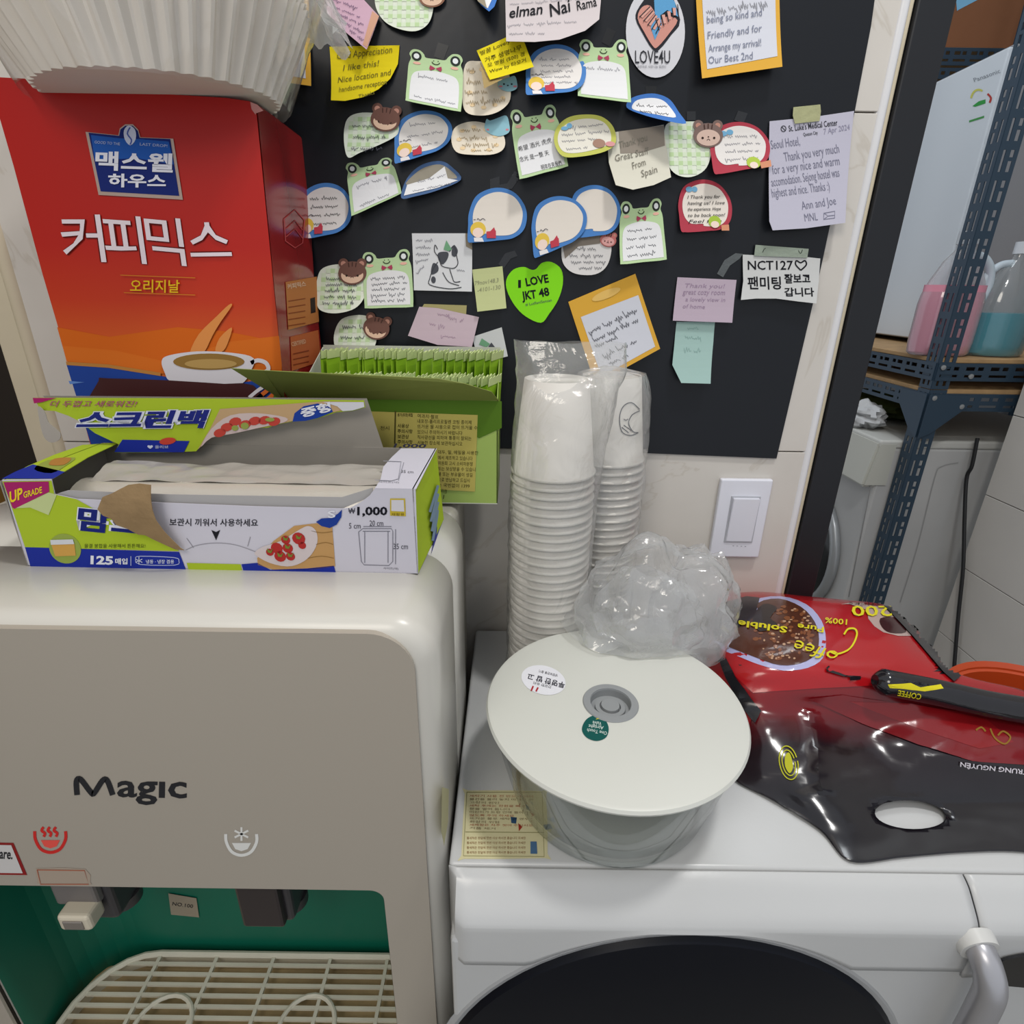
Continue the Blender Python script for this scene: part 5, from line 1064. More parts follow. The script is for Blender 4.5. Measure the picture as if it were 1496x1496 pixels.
S1 = (.0435, .580); S2 = (.112, .652)
stack(*S1, CAMZ-.086, 'tall front', 'cups in the front stack')
c2, _ = stack(*S2, CAMZ-.092, 'rear', 'cups in the rear stack')
# moon print on the rear top cup
cyl = [o for o in (c2,)]
bpy.context.view_layer.update()
cs = Cast(c2)
mo = inkm('#4b4d55')
def pr(nm, L, w): 
    o = stroke(nm, L, w, mo, None, cs, .0006)
    o.parent = c2; o.matrix_parent_inverse = c2.matrix_world.inverted(); return o
pr('printed_moon', [spline([(934, 598), (922, 588), (910, 594), (905, 610), (908, 630), (920, 636), (932, 632)], 4, False), spline([(934, 600), (923, 606), (918, 618), (924, 630), (932, 632)], 4, False), spline([(911, 612), (914, 614), (917, 612)], 2, False), [(908, 624), (918, 632)], [(911, 621), (922, 629)]], 1.3)
# plastic sleeves
SLV = film('sleeve_film', .16, bump=1.0, bscale=26, white=.34)
def sleeve(name, label, cx, cy, sec, seg=56, rows_=46, sd=0):
    """sec: list of (z, half width x, half width y, centre shift x)"""
    t = thing(name, label, 'plastic bag', (cx, cy, WT), 'clear sleeves around the cups')
    V = []; Fs = []; z0, z1 = sec[0][0], sec[-1][0]
    for i in range(rows_+1):
        z = z0+(z1-z0)*i/rows_
        for a_, b_ in zip(sec, sec[1:]):
            if a_[0] <= z <= b_[0]+1e-6:
                f_ = (z-a_[0])/(b_[0]-a_[0]); f_ = f_*f_*(3-2*f_); wx, wy, sh = [a_[q]*(1-f_)+b_[q]*f_ for q in (1, 2, 3)]
        for j in range(seg):
            an = math.tau*j/seg; ct, st_ = math.cos(an), math.sin(an)
            n1_ = noise.noise(Vector((ct*2.2, st_*2.2, z*26+sd))); n2_ = noise.noise(Vector((ct*6, st_*6, z*70+sd)))
            k_ = 1+.10*abs(n1_)+.05*abs(n2_)
            V.append((cx+sh+wx*k_*ct, cy+wy*k_*st_, z+.003*n1_))
    for i in range(rows_):
        for j in range(seg): Fs.append((i*seg+j, i*seg+(j+1) % seg, (i+1)*seg+(j+1) % seg, (i+1)*seg+j))
    mesh('film', V, Fs, SLV, t, True); return t
zt1 = CAMZ-.086; zt2 = CAMZ-.092
sleeve('cup_sleeve', 'crumpled clear sleeve around the tall front stack of cups, open at the top', S1[0], S1[1], [(WT+.002, .0465, .0465, 0), (zt1-.13, .0468, .0468, .001), (zt1-.09, .0475, .047, .004), (zt1-.02, .050, .040, .010), (zt1+.012, .0535, .022, .014), (zt1+.036, .0535, .010, .012)])
sleeve('cup_sleeve', 'crumpled clear sleeve drawn tight over the rear stack of cups', S2[0], S2[1], [(WT+.002, .0462, .0440, 0), (zt2-.09, .0462, .0440, 0), (zt2-.03, .045, .042, 0), (zt2+.0, .040, .036, 0), (zt2+.008, .022, .02, -.004), (zt2+.010, .004, .004, -.004)], sd=9)
# ------------------------------------------------------------------ glass bowl with white lid
BC = Vector((.0979, .4225)); LZ = CAMZ-.358; LR = .1195
gl = bpy.data.materials.new('clear_glass'); gl.use_nodes = True; nt = gl.node_tree; nt.nodes.clear()
out = nt.nodes.new('ShaderNodeOutputMaterial'); tr_ = nt.nodes.new('ShaderNodeBsdfTransparent'); tr_.inputs[0].default_value = (.982, .994, .988, 1)
gs = nt.nodes.new('ShaderNodeBsdfGlossy'); gs.inputs['Roughness'].default_value = .03; fr = sheen(nt)
mx = nt.nodes.new('ShaderNodeMixShader'); nt.links.new(fr.outputs[0], mx.inputs[0]); nt.links.new(tr_.outputs[0], mx.inputs[1]); nt.links.new(gs.outputs[0], mx.inputs[2]); nt.links.new(mx.outputs[0], out.inputs[0])
bw = thing('glass_bowl', 'round clear glass bowl on the washing machine, closed with a white lid', 'bowl', (BC.x, BC.y, WT))
lathe('glass_wall', [(0, WT+.0012), (.082, WT+.0012), (.086, WT+.0004), (.091, WT+.003), (.0945, WT+.010), (.1035, WT+.045), (.1125, LZ-.018), (.1135, LZ-.010), (.1110, LZ-.010), (.1095, LZ-.018), (.1005, WT+.045), (.090, WT+.013), (.083, WT+.008), (0, WT+.008)], BC.x, BC.y, gl, bw, 72)
tube('base_ring', [(BC.x+.0885*math.cos(a/60*math.tau), BC.y+.0885*math.sin(a/60*math.tau), WT+.003) for a in range(60)], .0028, gl, bw, 8, True)
ld = thing('bowl_lid', 'large round white plastic lid with a grey centre vent on the glass bowl', 'lid', (BC.x, BC.y, LZ-.012))
LID = M('#cccdc6', .38, .45, name='lid_white')
LPv = ZP(LZ).hit(892, 1027); V = []; Fs = []; seg = 96
rings = [(.0186, LZ-.0074, 1), (.0188, LZ-.0002, 1), (.0250, LZ, 1), (.1150, LZ, 0), (.1180, LZ-.001, 0), (.1195, LZ-.0035, 0), (.1185, LZ-.006, 0), (.1085, LZ-.0075, 0), (.1070, LZ-.0105, 0), (.093, LZ-.0105, 0), (.093, LZ-.0075, 0), (.02, LZ-.0075, 0), (.0002, LZ-.0075, 0)]
for r, z, m_ in rings:
    for k in range(seg):
        a_ = math.tau*k/seg; V.append(((LPv.x if m_ else BC.x)+r*math.cos(a_), (LPv.y if m_ else BC.y)+r*math.sin(a_), z))
for i in range(len(rings)-1):
    for k in range(seg): Fs.append((i*seg+k, i*seg+(k+1) % seg, (i+1)*seg+(k+1) % seg, (i+1)*seg+k))
mesh('lid_disc', V, Fs, LID, ld, True)
tube('lid_seal', [(BC.x+.1125*math.cos(a/72*math.tau), BC.y+.1125*math.sin(a/72*math.tau), LZ-.0095) for a in range(72)], .0016, M('#8f8f88', .4), ld, 8, True)
LP = ZP(LZ); vc = LP.hit(892, 1027)
G1 = M('#8d9092', .45); G2 = M('#83868a', .45)
lathe('vent_ring', [(0, LZ-.0086), (.0184, LZ-.0086), (.0186, LZ+.0003), (.0258, LZ+.0003), (.0250, LZ+.0014), (.0190, LZ+.0014), (.0182, LZ-.0070), (.0142, LZ-.0072), (.0138, LZ-.0040), (.0098, LZ-.0038), (.0094, LZ-.0062), (.0088, LZ-.0062), (.0084, LZ-.0020), (.0, LZ-.0020)], vc.x, vc.y, G1, ld, 48)
poly('green_sticker', spline([(869, 1045), (880, 1047), (889, 1062), (886, 1077), (872, 1083), (857, 1078), (850, 1066), (856, 1052)], 4), inkm('#17544f'), ld, LP, .0004); poly('yellow_tip', [(880, 1044), (886, 1051), (876, 1051), (870, 1052)], inkm('#c7b83a'), ld, LP, .0007)
for a, p, q in (('One Touch', (887, 1070), (858, 1065)), ('Airtight', (882, 1062), (860, 1059)), ('Valve', (879, 1056), (866, 1054))): text(a, p, q, 5, inkm('#c3d2cc'), ld, LP, .0007, bold=.01)
poly('white_sticker', ell(794, 994, 33, 21, rot=14), inkm('#dcdce2'), ld, LP, .0004)
text('투명한 밥 고', (826, 998), (772, 984), 9, inkm('#2f2f3a'), ld, LP, .0007, bold=.02); text('냉장보관용 용기', (815, 986), (788, 979), 4, inkm('#2f2f3a'), ld, LP, .0007); text('건강한 유리', (806, 1003), (780, 996), 4, inkm('#2f2f3a'), ld, LP, .0007)
stroke('printed_red_mark', [[(779, 1003), (776, 1010)], [(786, 1005), (783, 1011)]], 2.4, inkm('#a8323a'), ld, LP, .0007)

# ------------------------------------------------------------------ big red and black coffee pouch on the washing machine
def hz(px, py, h): return ZP(WT+h).hit(px, py)
CTRL = [
 [(1062, 874, .000), (1120, 868, .000), (1180, 874, .000), (1240, 880, .000), (1292, 890, .000), (1320, 905, 0), (1345, 925, 0)],
 [(1050, 868, .060), (1110, 866, .072), (1170, 872, .076), (1235, 878, .074), (1290, 884, .060), (1316, 902, .056), (1338, 925, .050)],
 [(1044, 900, .068), (1105, 898, .088), (1170, 900, .092), (1240, 905, .090), (1300, 912, .078), (1330, 930, .070), (1365, 950, .060)],
 [(1036, 940, .062), (1095, 940, .086), (1165, 940, .092), (1240, 945, .090), (1310, 950, .084), (1356, 962, .072), (1395, 985, .060)],
 [(1032, 975, .052), (1090, 978, .074), (1160, 980, .082), (1240, 985, .082), (1320, 990, .076), (1390, 1000, .066), (1500, 1010, .055)],
 [(1040, 1005, .042), (1096, 1006, .060), (1165, 1008, .066), (1240, 1012, .066), (1330, 1022, .062), (1420, 1035, .056), (1560, 1050, .050)],
 [(1062, 1035, .034), (1110, 1036, .046), (1175, 1034, .048), (1250, 1045, .044), (1340, 1062, .044), (1430, 1075, .046), (1565, 1085, .042)],
 [(1080, 1068, .024), (1120, 1070, .036), (1185, 1066, .036), (1260, 1080, .030), (1350, 1098, .034), (1440, 1112, .036), (1570, 1120, .030)],
 [(1078, 1100, .012), (1122, 1105, .024), (1185, 1108, .028), (1265, 1115, .022), (1355, 1128, .022), (1445, 1140, .020), (1570, 1150, .018)],
 [(1072, 1135, .004), (1130, 1148, .010), (1190, 1150, .018), (1270, 1150, .016), (1360, 1160, .012), (1450, 1168, .010), (1570, 1175, .010)],
 [(1095, 1152, .003), (1160, 1180, .005), (1215, 1190, .012), (1290, 1188, .009), (1375, 1192, .006), (1460, 1195, .006), (1570, 1205, .006)],
 [(1125, 1165, .003), (1185, 1202, .004), (1232, 1222, .006), (1305, 1222, .005), (1385, 1220, .004), (1470, 1218, .004), (1570, 1228, .004)],
 [(1150, 1178, .002), (1200, 1215, .002), (1243, 1258, .003), (1320, 1252, .003), (1400, 1245, .003), (1480, 1243, .003), (1570, 1252, .003)]]
def sm(L, n):
    return spline(L, n, False)
NS = 7
colsd = [sm([CTRL[r_][c_] for r_ in range(len(CTRL))], NS) for c_ in range(7)]
grid = [sm([colsd[c_][r_] for c_ in range(7)], NS) for r_ in range(len(colsd[0]))]
def hole(px, py): return ((px-1330)/52)**2*.98+((py-1190-(px-1330)*.05)/21)**2 < 1
pouch = thing('coffee_pouch', 'large red and black instant coffee pouch with a die-cut handle lying on the washer', 'pouch', (.36, .5, WT))
V = []; GPX = []; nr, ncl = len(grid), len(grid[0])
for r_ in range(nr):
    for c_ in range(ncl):
        px, py, h = grid[r_][c_]
        cre = .0022*abs(noise.noise(Vector((px*.014, py*.022, 1))))+.0010*noise.noise(Vector((px*.03+py*.02, py*.04, 5)))
        if r_ > 6*NS: cre += .004*max(0, 1-abs((px-1180)-(py-1010)*.15)/14)*(py < 1160)
        h2_ = max(.0015, h+cre*(1 if h > .01 else .3))
        V.append(hz(px, py, h2_)); GPX.append((px, py, h2_))
Fs = []
for r_ in range(nr-1):
    for c_ in range(ncl-1):
        ids = (r_*ncl+c_, r_*ncl+c_+1, (r_+1)*ncl+c_+1, (r_+1)*ncl+c_)
        mx_ = sum(GPX[i][0] for i in ids)/4; my_ = sum(GPX[i][1] for i in ids)/4
        if not hole(mx_, my_): Fs.append(ids)
cnt = {}
for f in Fs:
    for i in range(4):
        k = tuple(sorted((f[i], f[(i+1) % 4]))); cnt[k] = cnt.get(k, 0)+1
edge = {i for k, c in cnt.items() if c == 1 for i in k}
for i in edge:
    px, py, h = GPX[i]
    d0 = ((px-1330)/52)**2+((py-1190-(px-1330)*.05)/21)**2
    if d0 < 2.6:
        k = 1/math.sqrt(d0); npx = 1330+(px-1330)*k; npy = 1190+(npx-1330)*.05+(py-1190-(px-1330)*.05)*k
        V[i] = hz(npx, npy, h)
FOIL = gradient('foil_print', 1, [(.40, '#151319'), (.445, '#1f1218'), (.465, '#4a1117'), (.485, '#7d1118'), (.51, '#9c1219')], .17, .6, .15)
body_ = mesh('foil_body', V, Fs, FOIL, pouch, True)
PC = Cast(body_)
solidify(body_, .0008, 1)
# closed sides and back so that the pouch is a volume
side = []; Vs = []
bnd = [r_*ncl for r_ in range(nr-2)]
for i in bnd: Vs += [V[i], Vector((V[i].x+.002, V[i].y, WT+.001))]
mesh('left_gusset', Vs, [(2*i, 2*i+1, 2*i+3, 2*i+2) for i in range(len(bnd)-1)], FOIL, pouch)
bnd = [r_*ncl+ncl-1 for r_ in range(nr-2)]; Vs = []
for i in bnd: Vs += [V[i], Vector((V[i].x-.002, V[i].y, WT+.001))]
mesh('right_gusset', Vs, [(2*i, 2*i+1, 2*i+3, 2*i+2) for i in range(len(bnd)-1)], FOIL, pouch)
def pr_(nm, P, c, off=.0009, rough=.18, cut=4): return poly(nm, P, M(c, rough, .6, bump=.2, bscale=28), pouch, PC, off, cut=cut, smooth=True)
pr_('printed_red_face', [(1046, 944), (1060, 905), (1078, 882), (1120, 874), (1235, 882), (1290, 890), (1318, 905), (1396, 993), (1380, 1000), (1300, 1000), (1200, 1005), (1100, 1012), (1066, 980)], '#a41219', cut=9)
pr_('printed_left_red', [(1034, 950), (1044, 945), (1100, 1048), (1094, 1060), (1060, 1015), (1036, 985)], '#8f151b')
pr_('printed_dark_red_wing', [(1180, 1020), (1230, 1015), (1400, 1040), (1560, 1060), (1560, 1122), (1420, 1112), (1340, 1088), (1260, 1058)], '#731219', .0014)
pr_('printed_bright_red_wing', [(1240, 1024), (1330, 1028), (1440, 1052), (1480, 1085), (1430, 1095), (1340, 1065)], '#841419', .0017)
pr_('printed_corner_fade', [(1040, 900), (1056, 882), (1090, 872), (1110, 874), (1100, 915), (1044, 938)], '#17121a', .0012)
pr_('printed_mug', spline([(1044, 945), (1042, 938), (1090, 915), (1100, 880), (1140, 872), (1178, 884), (1200, 908), (1206, 935), (1202, 962), (1180, 976), (1145, 980), (1110, 972), (1075, 958)], 3), '#a9a9d0', .0010)
pr_('printed_coffee_in_mug', spline([(1046, 936), (1070, 925), (1105, 900), (1108, 882), (1138, 876), (1170, 888), (1190, 910), (1196, 935), (1190, 958), (1170, 970), (1140, 973), (1105, 962)], 3), '#4f2a1c', .0015)
rnd = random.Random(4); bub = []
def inm(x, y): return ((x-1145)/44)**2+((y-925)/42)**2 < 1
foam = []
while len(foam) < 130:
    x, y = rnd.uniform(1100, 1192), rnd.uniform(880, 968)
    if inm(x, y): foam.append((x, y))
polys('printed_foam', [ell(x, y, rnd.uniform(2, 5), rnd.uniform(1.5, 3), 7) for x, y in foam[:70]], M('#7d4a2c', .2, .6), pouch, PC, .0018)
polys('printed_light_foam', [ell(x, y, rnd.uniform(1.2, 3), rnd.uniform(1, 2), 6) for x, y in foam[70:] if x+y > 2050], M('#b58f72', .2, .6), pouch, PC, .0021)
pr_('printed_dark_swirl', spline([(1100, 905), (1115, 885), (1135, 890), (1125, 905), (1135, 915), (1110, 925)], 3), '#1d1110', .0023)
YL = inkm('#d0c42a')
text('100%', (1237, 908), (1205, 905), 8, YL, pouch, PC, .0028, bold=.015); text('Pure', (1203, 919), (1165, 914), 8, YL, pouch, PC, .0028, bold=.02); text('Soluble', (1150, 919), (1080, 909), 9, YL, pouch, PC, .0028, bold=.03)
text('offee', (1222, 955), (1158, 936), 19, YL, pouch, PC, .0030, shear=.55, up=(.12, 1)); stroke('printed_script_C', [spline([(1212, 955), (1222, 958), (1240, 950), (1250, 932), (1248, 922), (1238, 922), (1232, 930)], 4, False)], 2.6, YL, pouch, PC, .003)
text('200', (1300, 888), (1242, 888), 15, YL, pouch, PC, .0028, bold=.012, up=(.15, 1))
text('STICKS', (1285, 884), (1240, 882), 3, inkm('#2a2010'), pouch, PC, .0028)
pr_('printed_beans_cloud', spline([(1228, 884), (1262, 882), (1268, 905), (1290, 925), (1330, 930), (1318, 906), (1300, 892), (1262, 884)], 2), '#b9a19a', .0012)
pr_('printed_beans', spline([(1285, 905), (1305, 903), (1318, 912), (1322, 925), (1300, 926), (1288, 918)], 3), '#3b1619', .0016)
pr_('printed_black_seam', [(1290, 887), (1316, 892), (1348, 928), (1402, 990), (1392, 998), (1376, 984), (1330, 930)], '#15141a', .0030)
pr_('printed_black_seam', [(1042, 940), (1052, 944), (1078, 992), (1112, 1040), (1104, 1058), (1084, 1034), (1062, 990)], '#15141a', .0030)
em = inkm('#b3b32d')
stroke('printed_round_emblem', [ell(1152, 1115, 13, 25, 30, 0, 360, rot=-12), ell(1152, 1115, 9, 19, 26, 0, 360, rot=-12)], 1.6, em, pouch, PC, .0012); poly('printed_emblem_figure', spline([(1147, 1105), (1152, 1100), (1156, 1108), (1158, 1122), (1153, 1130), (1147, 1120)], 3), em, pouch, PC, .0012)
text('TRUNG NGUYÊN', (1500, 1125), (1402, 1113), 8, inkm('#c9c4cc'), pouch, PC, .0018, bold=.02)
stroke('printed_gold_scroll', [spline([(1445, 1066), (1452, 1080), (1466, 1088), (1474, 1078), (1464, 1070), (1456, 1076)], 4, False), spline([(1424, 1068), (1432, 1064), (1438, 1070)], 3, False)], 2.5, inkm('#8d6a2c'), pouch, PC, .0022)
# rolled glossy handle strip across the pouch
rp = [hz(1278, 994, .090), hz(1310, 1000, .086), hz(1370, 1012, .078), hz(1440, 1028, .072), hz(1510, 1040, .068), hz(1580, 1052, .064)]
rs = spline([tuple(p) for p in rp], 6, False); n_ = len(rs)
ro = tube('rolled_strip', rs, [min(.0135, .006+.0025*i) for i in range(n_)], M('#121016', .12, .7, bump=.5, bscale=40), pouch, 16)
RC = Cast(ro)
text('COFFEE', (1346, 1014), (1312, 1008), 8, YL, pouch, RC, .0006, bold=.02)
poly('printed_yellow_mark', [(1297, 1000), (1330, 998), (1344, 1004), (1374, 1000), (1378, 1006), (1350, 1010), (1318, 1006), (1300, 1005)], YL, pouch, RC, .0006, cut=6)
# orange basin behind the pouch
ob = thing('laundry_bin', 'tall orange plastic laundry bin whose rim shows behind the coffee pouch at the right', 'bin', (.70, .585, 0))
lathe('bin_wall', [(.0, .002), (.085, .002), (.090, .01), (.112, .800), (.118, .806), (.118, .800), (.108, .795), (.084, .012), (0, .008)], .70, .575, M('#b5431a', .35, .5), ob, 48)
# ------------------------------------------------------------------ empty crumpled clear bag on the lid
EBM = film('crumpled_bag_film', .20, bump=.8, bscale=13, white=.42)
eb = thing('crumpled_bag', 'empty crumpled clear plastic bag heaped between the lid and the rear cups', 'plastic bag', (.155, .55, LZ))
def crumple(name, c, rx, ry, rz, sd, seg=64, rws=40, top=1.0, open_=False):
    V = []; Fs = []
    for i in range(rws+1):
        ph = math.pi*(i/rws) if not open_ else math.pi*(.12+.88*i/rws)
        for j in range(seg):
            a = math.tau*j/seg; d = Vector((math.sin(ph)*math.cos(a), math.sin(ph)*math.sin(a), math.cos(ph)))
            n1 = noise.noise(d*1.3+Vector((sd, 0, 0))); n2 = abs(noise.noise(d*2.1+Vector((0, sd, 2)))); n3 = abs(noise.noise(d*4.5+Vector((sd, 3, sd))))
            k = 1+.28*n1-.26*n2-.09*n3+.1
            p = Vector((d.x*rx*k, d.y*ry*k, d.z*rz*k)); p.z += .14*rz*n1
            V.append(Vector(c)+p)
    for i in range(rws):
        for j in range(seg): Fs.append((i*seg+j, i*seg+(j+1) % seg, (i+1)*seg+(j+1) % seg, (i+1)*seg+j))
    for v in V:
        if (v.x-BC.x)**2+(v.y-BC.y)**2 < .1235**2: v.z = max(v.z, LZ+.0015)
        v.y = min(v.y, .692); v.z = max(v.z, WT+.07)
        for (sx__, sy__) in (S1, S2):
            dd = math.hypot(v.x-sx__, v.y-sy__)
            if dd < .052: q = .052/max(dd, .001); v.x = sx__+(v.x-sx__)*q; v.y = sy__+(v.y-sy__)*q
    return mesh(name, V, Fs, EBM, eb, True)
pc = YP(.545).hit(950, 890)
crumple('film_heap', (pc.x, .540, pc.z), .085, .052, .082, 1.3)
crumple('film_fold', (pc.x-.004, .532, pc.z-.004), .058, .034, .056, 6.1, open_=True)
pq = YP(.56).hit(1015, 905); crumple('film_corner', (pq.x, .565, pq.z), .050, .026, .078, 3.7)
# curled tongue of the bag on the lid
V = []; Fs = []
tg = [((812, 915), (868, 900)), ((830, 940), (890, 930)), ((862, 958), (930, 955)), ((895, 968), (985, 950)), ((870, 930), (1010, 925))]
for i, (a, b) in enumerate(tg):
    for j in range(9):
        u = j/8; p = LP.hit(a[0]*(1-u)+b[0]*u, a[1]*(1-u)+b[1]*u); V.append(p+Vector((0, 0, .002+(.030-.008*i if i < 4 else .02)*(.25+.75*math.sin(u*math.pi))+.008*abs(noise.noise(p*40)))))
for i in range(len(tg)-1):
    for j in range(8): Fs.append((i*9+j, i*9+j+1, (i+1)*9+j+1, (i+1)*9+j))
subd(mesh('film_tongue', V, Fs, EBM, eb, True), 1)
# ------------------------------------------------------------------ laundry room: slotted angle shelves
SH = M('#2c3f50', .4, .4, metal=.2, name='blue_grey_steel'); PLY = M('#a98a63', .6, .2, var=.2, vscale=30); BOLT = M('#9fa3a6', .3, metal=.7)
def slotted(name, o, u, v, L, W, parent, pat='post', p=.055, th=.002):
    """steel strip with punched slots; o corner, u along the length, v across"""
    o, u, v = Vector(o), Vector(u).normalized(), Vector(v).normalized()
    # columns across: solid | slot A | solid | slot B | solid
    w = [0, .22, .36, .60, .80, 1.0]; w = [x*W for x in w]
    rws = []; n = max(1, int(L/p)); p = L/n
    for k in range(n): rws += [(k+x)*p for x in (0, .14, .32, .50, .62, .86)]
    rws.append(L); V = []; Fs = []
    for r in rws:
        for c in w: V.append(o+u*r+v*c)
    for i in range(len(rws)-1):
        m = i % 6
        for c in range(5):
            if c == 1 and m in (1, 2, 3, 4): continue
            if c == 3 and m in (1, 2): continue
            if c == 3 and m == 4: continue
            if m == 4 and c == 3: continue
            Fs.append((i*6+c, i*6+c+1, (i+1)*6+c+1, (i+1)*6+c))
    ob_ = mesh(name, V, Fs, SH, parent); solidify(ob_, th, 0); return ob_
pu = PX.hit(1364, 524); plo = PX.hit(1355, 569)
px0 = (PX.hit(1368, 540).x+PX.hit(1350, 600).x)/2
zu, zl = pu.z, plo.z; SW = .66; SD = .92
def unit(nm, label, z0, z1, boards, plates=False):
    t = thing(nm, label, 'shelf', (px0+SW/2, SY+SD/2, z0))
    for (x, y, sx__, sy__) in ((px0, SY, 1, 1), (px0+SW, SY, -1, 1), (px0, SY+SD, 1, -1), (px0+SW, SY+SD, -1, -1)):
        po = slotted('post', (x, y, z0), (0, 0, 1), (sx__, 0, 0), z1-z0, .042, t)
        f2 = slotted('post_flange', (x, y, z0), (0, 0, 1), (0, sy__, 0), z1-z0, .042, t); 
    for zb in boards:
        box('shelf_board', px0+.003, px0+SW-.003, SY+.003, SY+SD-.003, zb-.010, zb, PLY, t, bev=.001)
        slotted('rail', (px0+.002, SY-.002, zb-.052), (1, 0, 0), (0, 0, 1), SW-.004, .042, t)
        slotted('rail', (px0-.002, SY+.002, zb-.052), (0, 1, 0), (0, 0, 1), SD-.004, .042, t)
        slotted('rail', (px0+.002, SY+SD+.002, zb-.052), (1, 0, 0), (0, 0, 1), SW-.004, .042, t)
        for bx_ in (.012, .085):
            for zz_ in (-.02, -.04):
                if (bx_ == .085) != (zz_ == -.02): lathe('bolt', [(0, 0), (.006, 0), (.006, .003), (0, .004)], 0, 0, BOLT, None, 12)
                else: continue
                b_ = bpy.data.objects['bolt'] if False else C.objects[-1]
                b_.parent = t; b_.matrix_parent_inverse = Matrix.Translation(-Vector(t['_w'])) @ Matrix.Translation((px0+bx_, SY-.004, zb+zz_)) @ Matrix.Rotation(math.radians(90), 4, 'X')
        if plates:
            for ax in (0, 1):
                P3 = [(0, 0), (.10, 0), (.10, -.03), (.03, -.095), (0, -.11)] 
                Vp = [(px0+a-.001, SY-.005, zb-.012+b) if ax == 0 else (px0-.004, SY+a, zb-.012+b) for a, b in P3]
                g_ = mesh('gusset_plate', Vp, [(0, 1, 2, 3, 4)], SH, t); solidify(g_, .002)
    return t
unit('slotted_shelf', 'upper blue-grey slotted steel shelf unit holding the freezer and jugs', zl+.001, zl+1.25, [zu])
unit('slotted_shelf', 'lower blue-grey slotted steel shelf unit with corner plates above the second washer', 0, zl-.001, [zl], True)
# freezer on the upper shelf
fz = thing('freezer', 'white freezer with an energy label standing on the steel shelf', 'freezer', (px0+.2, SY+.3, zu))
fh = ZP(zu).hit(1354, 505); fx = fh.x; FX = XP(fx); FZW = M('#d3dbe3', .35, .4, name='freezer_white')
fy0 = FX.hit(1354, 505).y; fzt = FX.hit(1486, 58).z
fy0 = fh.y
box('freezer_body', fx+.012, min(fx+.42, px0+SW-.01), fy0, SY+.88, zu+.012, fzt, M('#86878b', .5), fz, bev=.004)
box('freezer_door', fx-.001, fx+.011, fy0-.002, SY+.88, zu+.016, fzt-.008, FZW, fz, bev=.003)
for y in (fy0+.03, SY+.80): lathe('foot', [(.012, zu), (.012, zu+.014)], fx+.05, y, M('#2a2a2a', .6), fz, 12)
Fd = XP(fx-.001)
stroke('energy_label_arc', [ell(1430, 146, 11, 15, 12, 190, 300)], 3, inkm('#c9c96a'), fz, Fd, .0006); stroke('energy_label_red', [spline([(1443, 137), (1448, 143), (1446, 150)], 3, False)], 3, inkm('#b5443f'), fz, Fd, .0006)
poly('energy_label_green', [(1421, 155), (1430, 148), (1440, 145), (1440, 151), (1425, 156)], inkm('#3f9a4e'), fz, Fd, .0006); poly('energy_label_bar', [(1416, 176), (1438, 169), (1438, 172), (1416, 179)], inkm('#4f9a58'), fz, Fd, .0006)
text('Panasonic', (1424, 120), (1462, 106), 6, inkm('#8d949c'), fz, Fd, .0006)
# detergent jugs
def jug(label, cx, cy, sc_, liq, lvl, rot):
    t = thing('detergent_jug', label, 'jug', (cx, cy, zu))
    JM = film('jug_plastic', .12, '#f2f6f8', rough=.3, bump=.05, white=.45)
    H = .25*sc_; prof_ = [(0, 0), (.052, 0), (.058, .006), (.060, .03), (.060, .11), (.058, .13), (.050, .16), (.034, .20), (.020, .22), (.0175, .225), (.0175, .245)]
    lathe('jug_shell', [(r*sc_, zu+.001+z*sc_) for r, z in prof_], cx, cy, JM, t, 36, sx=1.15, sy=.8)
    lp_ = [(r*.965*sc_, z*sc_) for r, z in prof_ if z <= lvl]; lp_ = [(r, zu+.003+z) for r, z in lp_]; lp_.append((lp_[-1][0], zu+.003+lvl*sc_)); 
    lathe('liquid', lp_, cx, cy, M(liq, .25, .4), t, 36, sx=1.15, sy=.8)
    lathe('cap', [(.021*sc_, zu+.236*sc_), (.021*sc_, zu+.262*sc_), (0, zu+.264*sc_)], cx, cy, M('#c9cfd6', .4), t, 24)
    d = Vector((math.cos(rot), math.sin(rot), 0))
    hpts = [Vector((cx, cy, zu))+d*a*sc_+Vector((0, 0, z*sc_)) for a, z in ((.018, .215), (.045, .21), (.068, .185), (.074, .15), (.066, .115))]
    tube('jug_handle', spline([tuple(p) for p in hpts], 5, False), .0085*sc_, M('#b9c6d0', .35), t, 12)
ja = ZP(zu).hit(1392, 512); jb = ZP(zu).hit(1462, 520)
jug('translucent jug of pink detergent directly behind the steel post', PX.hit(1398, 500).x+.02, SY+.085, 1.08, '#d890a4', .15, 0)
jug('translucent jug of teal detergent right of the pink one', PX.hit(1398, 500).x+.160, SY+.085, 1.0, '#1f8c9c', .10, math.pi*.98)
# cardboard carton on the top shelf
KY = SY+1.0; kz = YP(KY).hit(1420, 66).z; kx = YP(KY).hit(1388, 60).x
rk_ = thing('wall_rack', 'dark slotted steel rack behind the freezer carrying the cardboard box', 'shelf', (kx+.4, KY+.2, 0))
for xk in (kx-.10, kx+.9):
    slotted('post', (xk, KY, 0), (0, 0, 1), (1, 0, 0), kz+.5, .042, rk_); slotted('post', (xk, KY+.30, 0), (0, 0, 1), (1, 0, 0), kz+.5, .042, rk_)
box('rack_board', kx-.10, kx+.94, KY+.002, KY+.30, kz-.016, kz-.006, PLY, rk_)
slotted('rail', (kx-.10, KY-.002, kz-.058), (1, 0, 0), (0, 0, 1), 1.04, .050, rk_); slotted('rail', (kx-.10, KY-.002, kz-.115), (1, 0, 0), (0, 0, 1), 1.04, .050, rk_)
kb = thing('cardboard_box', 'brown cardboard box with blue tape on the highest rack at the top right', 'box', (kx+.3, KY+.2, kz-.005))
